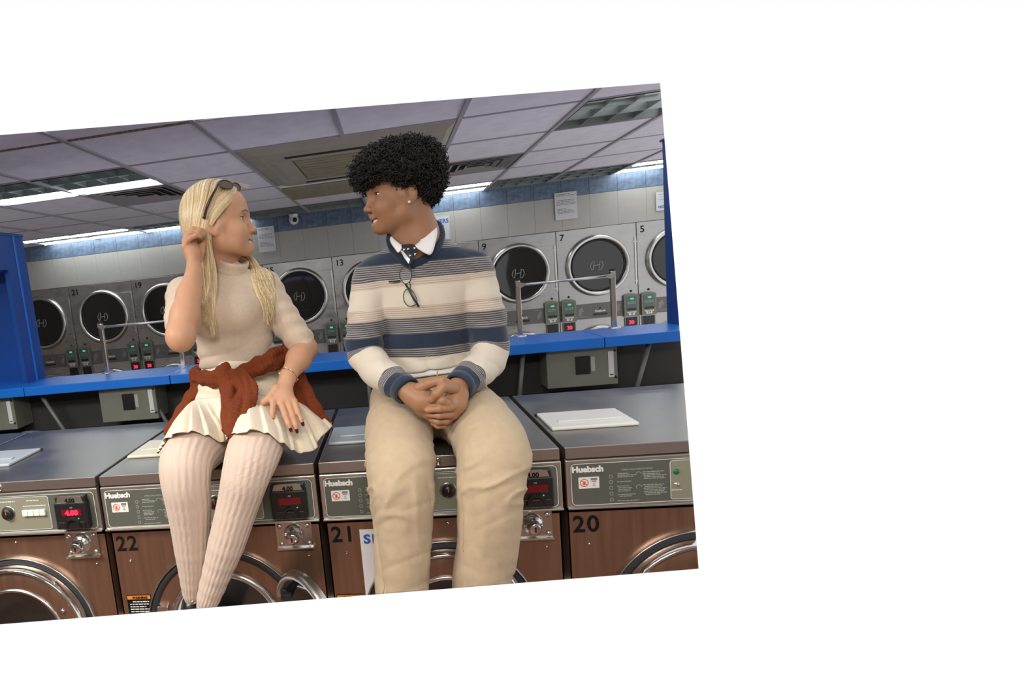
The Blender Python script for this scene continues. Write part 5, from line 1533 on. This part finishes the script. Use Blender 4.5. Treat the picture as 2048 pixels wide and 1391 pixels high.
# clasped hands
def ch(pts, rs, k=.0035): b.chain([at(*p) for p in pts], rs, k)
pR = [(828, 790, -.075), (846, 800, -.090), (862, 806, -.096)]
b.chain([wR_] + [at(*p) for p in pR], [.027, .031, .033, .027], .010)
ch([(846, 820, -.085), (858, 826, -.09)], [.020, .018], .012)
b.chain([wL_] + [at(*p) for p in ((914, 790, -.078), (910, 806, -.088), (903, 822, -.088))], [.026, .028, .029, .024], .010)
ch([(838, 776, -.095), (860, 766, -.112), (884, 760, -.114), (905, 768, -.110)], [.0150, .0125, .0115, .0080])          # right thumb
ch([(908, 776, -.100), (886, 774, -.128), (873, 787, -.133), (863, 799, -.126)], [.0150, .0128, .0118, .0088])          # left thumb
ch([(866, 806, -.100), (884, 800, -.128), (894, 806, -.122), (900, 816, -.105)], [.0125, .0122, .0115, .010])           # right index, bent over
ch([(866, 816, -.100), (886, 818, -.112), (900, 824, -.100)], [.012, .011, .010])
ch([(916, 806, -.100), (900, 814, -.120), (878, 817, -.130), (855, 820, -.120)], [.0118, .0110, .0098, .0076])          # left fingers across
ch([(914, 818, -.090), (898, 828, -.108), (878, 830, -.118), (858, 829, -.106)], [.0115, .0108, .0098, .0078])
ch([(908, 830, -.080), (892, 841, -.096), (876, 842, -.104), (862, 838, -.095)], [.0112, .0105, .0096, .0078])
ch([(900, 838, -.070), (888, 850, -.084), (876, 851, -.090), (866, 846, -.084)], [.0100, .0092, .0085, .0070])
V, Q = sdf_mesh(b, .0021)
lip, brow, lash = head_attrs(V, MX, False)
BM = mpart('body', V, Q, M['skinM'], attrs=dict(lip=lip * .8, brow=brow, lash=lash))
MLX = XF(MR, m_t - mo, 1.0)
add_eyes(MLX, BM, M['iris_brown']); add_teeth(MLX, BM)
M['nailpale'] = mat('pale_fingernail', (0.62, 0.42, 0.33), 0.3)
nail(BM, (863, 799, -.126), (873, 787, -.133), (-.3, -1, .1), M['nailpale'], .0062, mo)
nail(BM, (905, 768, -.110), (884, 760, -.114), (.1, -.9, .5), M['nailpale'], .0056, mo)
er = at(811.5, 408, .055)
part('earring', M['white'], MAN, lambda m: m.lathe([(.0045 * math.sin(a), -.0045 * math.cos(a)) for a in np.linspace(.001, math.pi - .001, 9)], c=tuple(WXe(er)), axis='y', n=14) if False else m.lathe([(.0042 * math.sin(a), -.0042 * math.cos(a)) for a in np.linspace(.001, math.pi - .001, 9)], c=tuple(MX.p((.000, .0765, -.041)) - mo), axis='y', n=14), 'small pearl ear stud')

# sweater
sw = Sdf()
sw.ell((1.040, .180, 1.515), (.150, .108, .125), 0)
sw.cap((1.035, .185, 1.32), (1.038, .18, 1.48), .150, .150, .04, flat=((0, 1, 0), .78))
sw.cap(sR, sL, .060, .060, .05); sw.cap(nbm + np.array((.005, .03, -.02)), (1.04, .185, 1.53), .070, .10, .06)
for s_ in (sR, sL): sw.cap(nbm + np.array((0, .035, -.045)), s_ + np.array((0, .005, .0)), .058, .060, .04)
aR, rRm = spline([sR, (sR + eR) / 2 + np.array((-.014, -.005, 0)), eR, (eR + wR_) / 2 + np.array((0, -.004, -.006)), wR_ + (eR - wR_) * .06], 5, [.062, .0575, .052, .045, .0365])
aL, rLm = spline([sL, (sL + eL_) / 2 + np.array((.012, -.005, 0)), eL_, (eL_ + wL_) / 2 + np.array((0, -.004, -.006)), wL_ + (eL_ - wL_) * .10], 5, [.063, .0585, .053, .046, .0370])
tor = Sdf(); tor.ops = list(sw.ops)
sw.half((1.03, .18, 1.292), (.03, -.12, -1), .006)
sw.chain(aR, rRm, .010); sw.chain(aL, rLm, .010)
arR = Sdf(); arR.chain(aR, rRm, .010); arL = Sdf(); arL.chain(aL, rLm, .010)
vtop, vbot = at(830, 462, .085), at(824, 521, .040)
sw.chain([at(834, 476, .105), at(829, 497, .060), at(823, 521, .030)], [.052, .030, .005], .004, 's')
sw.cap(at(832, 484, .14), at(828, 430, .13), .056, .066, .006, 's')
def man_disp(P, d):
    x, y, z = P[..., 0], P[..., 1], P[..., 2]
    body = np.clip((x - .90) / .03, 0, 1) * np.clip((1.18 - x) / .03, 0, 1)
    n1 = ridge(vnoise(x * 8 + z * 4, y * 9, z * 17 - x * 6)); n2 = ridge(vnoise(x * 16 + z * 3, y * 14, z * 7))
    f = body * (.0055 * n1 * np.clip((1.46 - z) / .08, 0, 1) + .0035 * n2 * np.clip((1.54 - z) / .06, 0, 1))
    f += (1 - body) * (.0060 * ridge(vnoise(x * 9, y * 12 + z * 6, z * 20 + y * 9)) * np.clip((1.56 - z) / .06, .3, 1))
    return f
V, Q = sdf_mesh(sw, .0036, man_disp); V = laplace(V, Q, 1)
def arm_param(V, ch, z0, ze):
    """distance field and stripe height along an arm"""
    bd = np.full(len(V), 9.0); sp = np.zeros(len(V)); acc = 0
    L = [np.linalg.norm(b_ - a) for a, b_ in zip(ch[:-1], ch[1:])]; n_up = (len(ch) - 1) // 2; Lu, Lf = sum(L[:n_up]), sum(L[n_up:])
    for i, (a, c) in enumerate(zip(ch[:-1], ch[1:])):
        ba = c - a; h = np.clip(((V - a) @ ba) / (ba @ ba), 0, 1); d = np.linalg.norm(V - a - h[:, None] * ba, axis=1); m = d < bd
        s_ = acc + h * L[i]
        val = ze - (s_ - Lu) / Lf * (ze - 1.125)
        wgt = np.clip((s_ - Lu + .05) / .10, 0, 1); wgt = wgt * wgt * (3 - 2 * wgt)
        val = (1 - wgt) * V[:, 2] + wgt * val
        bd[m] = d[m]; sp[m] = val[m]; acc += L[i]
    return bd, sp
dR, pR_ = arm_param(V, aR, sR[2] + .015, 1.340); dL_, pL_ = arm_param(V, aL, sL[2] + .02, 1.345)
xy = V[:, 2] + .02 * (V[:, 0] - 1.04) + .12 * (V[:, 1] - .06) * (V[:, 1] > .06) * 0
stripe = xy.copy()
Vf = V.astype(np.float32); eT, eA, eB = tor.ev(Vf), arR.ev(Vf), arL.ev(Vf)
uR = (eA < eT) & (V[:, 0] < 1.03); uL = (eB < eT) & (V[:, 0] > 1.03)
stripe[uR] = pR_[uR]; stripe[uL & ~uR] = pL_[uL & ~uR]
for _ in range(7):
    acc = np.zeros(len(V)); cnt_ = np.zeros(len(V))
    for a_ in range(4):
        np.add.at(acc, Q[:, a_], stripe[Q[:, (a_ + 1) % 4]]); np.add.at(cnt_, Q[:, a_], 1)
    stripe = .4 * stripe + .6 * acc / np.maximum(cnt_, 1)
SWO = mpart('striped_sweater', V, Q, M['stripes'], attrs=dict(stripe=stripe))
# V-neck rib and cuffs
def front_of(px, py, gap, s_=None):
    """point in front of the clothed body along this line of sight"""
    Y = np.arange(-.06, .20, .0015); P = np.array([at(px, py, y) for y in Y]).astype(np.float32)
    d = np.minimum(sw.ev(P), b.ev(P)) if s_ is None else s_.ev(P)
    i = np.argmax(d < gap)
    return at(px, py, Y[max(i - 1, 0)] if (d < gap).any() else .10)
nk = Sdf()
vl = [at(794, 452, .145), at(785, 474, .105), at(790, 498, .060), at(805, 516, .042), at(823, 529, .034)]
vr = [at(875, 448, .150), at(879, 470, .095), at(868, 495, .058), at(846, 516, .044), at(823, 529, .034)]
for v, vpx in ((vl, [(0, 0), (781, 474), (787, 498), (803, 518), (823, 530)]), (vr, [(0, 0), (882, 470), (871, 498), (848, 519), (823, 530)])):
    p_ = spline([front_of(*q_, .001) if i_ > 0 else v[0] for i_, q_ in enumerate(vpx)], 5); nk.chain(p_, [.0105] * len(p_), .004, flat=((0, 1, .3), .5))
V, Q = sdf_mesh(nk, .003); mpart('neck_rib', V, Q, M['navyknit'], SWO)
for w_, e_ in ((wR_, eR), (wL_, eL_)):
    d = (w_ - e_) / np.linalg.norm(w_ - e_)
    ring_tube([(.0365, 0), (.0405, .12), (.0410, .5), (.0405, .88), (.0380, 1.0), (.0345, 1.0), (.0335, .8), (.0335, .3)], w_ - d * .020, w_ + d * .008, mo).build('cuff', M['navyknit'], SWO)

# trousers
tr = Sdf()
hRm, hLm = np.array((.955, .2, 1.172)), np.array((1.108, .2, 1.172))
kRm, kLm = at(800, 915, -.12), at(984, 892, -.12)
S1, S2, S3 = at(800, 960, -.175), at(806, 1060, -.175), at(806, 1215, -.165)
T1, T2, T3 = at(984, 940, -.18), at(973, 1060, -.18), at(962, 1215, -.165)
lR, rr = spline([hRm, (hRm + kRm) / 2 + np.array((-.01, 0, .008)), kRm, S1, S2, S3], 5, [.098, .092, .084, .078, .071, .066])
lL, rl = spline([hLm, (hLm + kLm) / 2 + np.array((.01, 0, .008)), kLm, T1, T2, T3], 5, [.098, .092, .086, .078, .072, .064])
tr.chain(lR, rr, .015); tr.chain(lL, rl, .015)
tr.ell((1.032, .2, 1.20), (.175, .125, .118), .04); tr.cap((1.034, .195, 1.30), (1.032, .2, 1.22), .134, .146, .03, flat=((0, 1, 0), .76))
tr.half((1.03, .19, 1.322), (0, -.08, 1), .004); tr.half((1.03, .1, 1.0745), (0, .0001, -1), .002) if False else None
ar, al = None, None
def tr_disp(P, d):
    x, y, z = P[..., 0], P[..., 1], P[..., 2]
    lower = np.clip((1.12 - z) / .06, 0, 1)
    knee = np.exp(-((z - 1.09) / .05) ** 2)
    lap = np.clip((z - 1.12) / .03, 0, 1)
    n1 = ridge(vnoise(x * 19 + z * 1.5, y * 14, z * 2.6 + x * 3)); n2 = ridge(vnoise(x * 8 + z * 8, y * 9, z * 25 - x * 10 + y * 14))
    f = lower * (.0050 * n1 + .0014 * n2) + knee * .0015 * n2 - .0060 * crease(vnoise(x * 7 + z * 9, y * 8, z * 24 - x * 14 + y * 16)) * np.exp(-((z - 1.07) / .075) ** 2) - .0045 * lower * crease(vnoise(x * 13, y * 11, z * 4 + x * 6)) + lap * (.0034 * ridge(vnoise(x * 9 + y * 5, y * 17 - x * 6 * np.sign(x - 1.03), z * 8)) * np.clip((.16 - np.abs(y - .02)) / .05, .3, 1))
    return f
V, Q = sdf_mesh(tr, .0042, tr_disp)
V[:, 2] = np.where((V[:, 1] > .0) & (V[:, 2] < 1.0745), 1.0745, V[:, 2])
TRO = mpart('trousers', V, Q, M['khaki'])
for pts in ([(742, 905, -.16), (748, 960, -.19), (757, 1040, -.205), (768, 1120, -.21), (778, 1180, -.205)], [(922, 905, -.18), (926, 960, -.215), (932, 1040, -.225), (930, 1100, -.22)]):
    q = push_out(np.array(spline([at(*p) for p in pts], 14)), (tr,), .0)
    q = np.array([V[np.argmin(((V - v) ** 2).sum(1))] for v in q]); q[1:-1] = (q[:-2] + q[1:-1] * 2 + q[2:]) / 4
    mm = MB(); mm.tube([v - mo for v in q.astype(float)], .0011, 5); mm.build('leg_seam', M['seam'], TRO)
fly = MB(); q = push_out(np.array(spline([at(875, 742, .05), at(874, 760, .045), at(873, 775, .03)], 6)), (tr,), .002); fly.tube([v - mo for v in q.astype(float)], .0022, 5); fly.build('fly_seam', M['seam'], TRO)
# white T-shirt hem between sweater and trousers
ts = Sdf(); ts.cap((1.034, .186, 1.318), (1.034, .186, 1.27), .1455, .150, .02, flat=((0, 1, 0), .735)); ts.half((1.03, .18, 1.277), (.05, -.12, -1), .002); ts.half((1.03, .19, 1.335), (0, 0, 1), .003)
V, Q = sdf_mesh(ts, .004); mpart('shirt_hem', V, Q, M['shirt'])

# shirt collar, tie
def patch(name, px, material, parent, thick=.003, bulge=.0, gap=None):
    P = np.array([at(*p) if gap is None else front_of(p[0], p[1], gap) for p in px]); c = P.mean(0)
    n = np.cross(P[1] - P[0], P[2] - P[0]); n /= np.linalg.norm(n)
    if n[1] > 0: n = -n
    m = MB(); k = len(P); vs = [p - mo for p in P] + [c + n * bulge - mo] + [p - n * thick - mo for p in P]
    fs = [(i, (i + 1) % k, k) for i in range(k)] + [((i + 1) % k, i, k + 1 + i, k + 1 + (i + 1) % k) for i in range(k)]
    m.add(vs, fs, False); return m.build(name, material, parent)
def collar_strip(inner, outer, parent):
    I, O = np.array(spline([at(*p) for p in inner], 5)), np.array(spline([at(*p) for p in outer], 5)); n = len(I); K = 6
    vs = []
    for k in range(K):
        t = k / (K - 1)
        P = I * (1 - t) + O * t; P[:, 1] -= .006 * math.sin(math.pi * t)
        vs.append(push_out(P, (sw,), .004).astype(float) if k > 1 else P)
    Vv = np.concatenate(vs) - mo
    i = (np.arange(K - 1)[:, None] * n + np.arange(n - 1)[None]).ravel()
    o = np_mesh('collar_flap', Vv, np.stack([i, i + 1, i + n + 1, i + n], 1), M['shirt'], parent)
    md = o.modifiers.new('cloth_thickness', 'SOLIDIFY'); md.thickness = .003; md.offset = 0
    return o
CO = ring_tube([(.0640, -.1), (.0635, .5), (.0630, .92), (.0610, 1.0), (.0595, .9), (.0595, .2)], at(831, 505, .135), at(835, 466, .160), mo).build('shirt_collar', M['shirt'], MAN)
collar_strip([(829, 491, .056), (840, 482, .066), (848, 466, .088), (852, 449, .118), (853, 431, .160), (842, 424, .20)], [(836, 497, .046), (861, 509, .040), (872, 480, .064), (874, 457, .100), (863, 438, .155), (850, 428, .205)], CO)
collar_strip([(778, 464, .135), (784, 473, .105), (793, 482, .080), (801, 488, .066), (808, 492, .058)], [(779, 476, .120), (783, 487, .088), (790, 497, .062), (797, 505, .043), (804, 494, .050)], CO)
T = patch('tie', [(803, 493, .044), (822, 491, .042), (832, 494, .044), (833, 508, .036), (821, 528, .024), (809, 510, .034)], M['tie'], MAN, .012, .006)
patch('tie_stripe', [(801, 500, .035), (806, 502, .033), (820, 518, .024), (817, 527, .022), (808, 515, .030)], M['silver'], T, .004, .001)
for cx_, cy_ in ((816, 498), (829, 496), (820, 511), (830, 508), (808, 499)):
    patch('tie_mark', [(cx_ - 2, cy_ - 2, .030), (cx_ + 3, cy_ - 1.5, .030), (cx_ - 1, cy_ + 2.5, .030)], M['white'], T, .001)

# eyeglasses hooked in the V of the sweater
gl = thing('eyeglasses', 'wire-rimmed eyeglasses hanging folded from the neck of the striped sweater', 'eyeglasses', at(818, 560, .0))
go = np.array(gl.location)
def rim(pts, name='rim'):
    P = [front_of(x, y, .007) - go for x, y in pts]
    q = spline(P + [P[0]], 6); m = MB(); m.tube(q, .0013, 6); f = m.build(name, M['wire'], gl)
    m2 = MB(); c = np.mean(P, 0); vs = [c] + list(q[:-1]); k = len(vs) - 1
    m2.add(vs, [(0, 1 + i, 1 + (i + 1) % k) for i in range(k)], True); m2.add([v + np.array((0, .0012, 0)) for v in vs], [(0, 1 + (i + 1) % k, 1 + i) for i in range(k)], True)
    m2.build('lens', M['lensglass'], f); return f
rim([(816, 527), (821, 535), (823, 552), (819, 563), (810, 567), (802, 559), (799, 548), (804, 536)])
rim([(819, 577), (827, 584), (834, 600), (831, 609), (818, 612), (809, 603), (807, 590), (811, 580)])
def tb(name, pts, r, mtl):
    m = MB(); m.tube([front_of(x, y, g) - go for x, y, g in pts], r, 6); return m.build(name, mtl, gl)
tb('bridge', [(819, 563, .007), (821, 570, .009), (820, 577, .007)], .0013, M['wire'])
tb('temple', [(778, 563, .010), (790, 562, .011), (801, 561, .009)], .0027, M['black'])
tb('temple', [(811, 568, .010), (820, 582, .013), (828, 598, .012), (838, 613, .008)], .0030, M['black'])

# ---- curly hair
hm = Sdf(MX)
hm.ell((-.020, 0, .064), (.113, .108, .070), 0)
hm.ell((-.064, 0, .018), (.064, .084, .064), .03)
hm.ell((.056, 0, .072), (.056, .082, .038), .03)
hm.ell((.078, 0, -.053), (.085, .12, .075), .010, 's', rot=roty(R(-14)))
hm.ell((.005, .075, -.044), (.030, .035, .040), .01, 's'); hm.ell((.005, -.075, -.044), (.030, .035, .040), .01, 's')
V, Q = sdf_mesh(hm, .0042, lambda P, d: .004 * np.sin(P[..., 0] * 210) * np.sin(P[..., 1] * 190 + 1) * np.sin(P[..., 2] * 200))
HM = mpart('hair', V, Q, M['afro'])
rg = np.random.RandomState(11)
pick = rg.choice(len(V), 4200, replace=False)
cenw = MX.p((-.015, 0, .035)); AV = []; AQ = []; base = 0
upw = MX.d((0, 0, 1)); fww = MX.d((1, 0, 0))
for i in pick:
    p = V[i].astype(float); lp = MX.R.T @ (p - MX.t)
    n_ = p - cenw; n_ /= np.linalg.norm(n_)
    fringe = lp[0] > .055 and lp[2] < .10
    if lp[0] > .03 and lp[2] < .026: continue
    if lp[0] > -.015 and lp[2] < .004: continue
    dirv = n_ + rg.normal(size=3) * .35 + np.array((0, 0, -.55 if (lp[2] < .06 or fringe) else .0)) * (1.3 if fringe and lp[0] > .085 else .6)
    dirv /= np.linalg.norm(dirv)
    L = rg.uniform(.014, .030) * (1.2 if fringe else 1); rad = rg.uniform(.0030, .0052); turns = rg.uniform(1.6, 3.0); k = 15
    e1 = np.cross(dirv, (0, 0, 1.0)) + 1e-6; e1 /= np.linalg.norm(e1); e2 = np.cross(dirv, e1); ph = rg.uniform(0, 6.28)
    t = np.linspace(0, 1, k)
    pth = p - n_ * .004 + dirv * (L * t)[:, None] + (e1 * np.cos(ph + t * turns * 6.283)[:, None] + e2 * np.sin(ph + t * turns * 6.283)[:, None]) * (rad * np.minimum(1, t * 3))[:, None]
    T = np.gradient(pth, axis=0); T /= np.linalg.norm(T, axis=1)[:, None]
    a = np.cross(T, dirv + .01); a /= np.linalg.norm(a, axis=1)[:, None] + 1e-9; c = np.cross(T, a)
    r = .0023 * (1 - .5 * t)
    ring = np.stack([pth + (a * math.cos(q) + c * math.sin(q)) * r[:, None] for q in (0, 2.094, 4.189)], 1)
    AV.append(ring.reshape(-1, 3))
    ii_ = np.arange(k - 1)[:, None]; jj = np.arange(3)[None]
    AQ.append(np.stack([ii_ * 3 + jj, ii_ * 3 + (jj + 1) % 3, (ii_ + 1) * 3 + (jj + 1) % 3, (ii_ + 1) * 3 + jj], -1).reshape(-1, 4) + base); base += k * 3
o = mpart('hair_curls', np.concatenate(AV), np.concatenate(AQ), M['afro'], HM); o['kind'] = 'stuff'
# ------------------------------------------------------------------ cut of the model at the image borders
# The photograph shows the room only as far as its own top, right and lower edges. Meshes beyond them are
# trimmed: the set is cut by three planes through the camera along the image borders (point, inward normal), and what straddles one is closed there.
BORDER_PLANES = [(Vector((1.651, 0.0, 1.994)), Vector((-0.90853285, 0.41537398, -0.04508339))),
           (Vector((-0.623, 0.712, 2.35)), Vector((-0.06548287, 0.27093351, -0.96036817))),
           (Vector((1.7155, 0.0, 0.7055)), Vector((-0.04801305, 0.50641939, 0.86094956)))]
KEEP = {'floor', 'wall_front', 'wall_left', 'ceiling_front', 'camera'}
def trim_all():
    bpy.context.view_layer.update()
    for o in list(bpy.data.objects):
        if o.type != 'MESH' or o.name in KEEP: continue
        mw = o.matrix_world
        bb = [mw @ Vector(c) for c in o.bound_box]
        cut = []; gone = False
        for pt, n in BORDER_PLANES:
            d = [n.dot(p - pt) for p in bb]
            if max(d) <= 0: gone = True
            elif min(d) < 0: cut.append((pt, n))
        if gone:
            if not o.children: bpy.data.objects.remove(o)
            else:
                o.data = bpy.data.meshes.new(o.data.name)
            continue
        if not cut: continue
        me = o.data.copy(); o.data = me
        inv = mw.inverted(); nm = mw.to_3x3().transposed()
        bm = bmesh.new(); bm.from_mesh(me)
        for pt, n in cut:
            co = inv @ pt; no = (nm @ n).normalized()
            g = bm.verts[:] + bm.edges[:] + bm.faces[:]
            r = bmesh.ops.bisect_plane(bm, geom=g, dist=1e-6, plane_co=co, plane_no=no, clear_inner=True)
            ed = [e for e in r['geom_cut'] if isinstance(e, bmesh.types.BMEdge) and e.is_valid]
            if ed:
                try: bmesh.ops.edgeloop_fill(bm, edges=ed)
                except Exception: pass
        bm.to_mesh(me); nf = len(bm.faces); bm.free(); me.update()
        if nf == 0 and not o.children: bpy.data.objects.remove(o)
    # drop things and parts of which nothing is left
    for _ in range(3):
        for o in list(bpy.data.objects):
            if o.type == 'EMPTY' and not o.children: bpy.data.objects.remove(o)
            elif o.type == 'MESH' and not o.children and len(o.data.polygons) == 0: bpy.data.objects.remove(o)
trim_all()
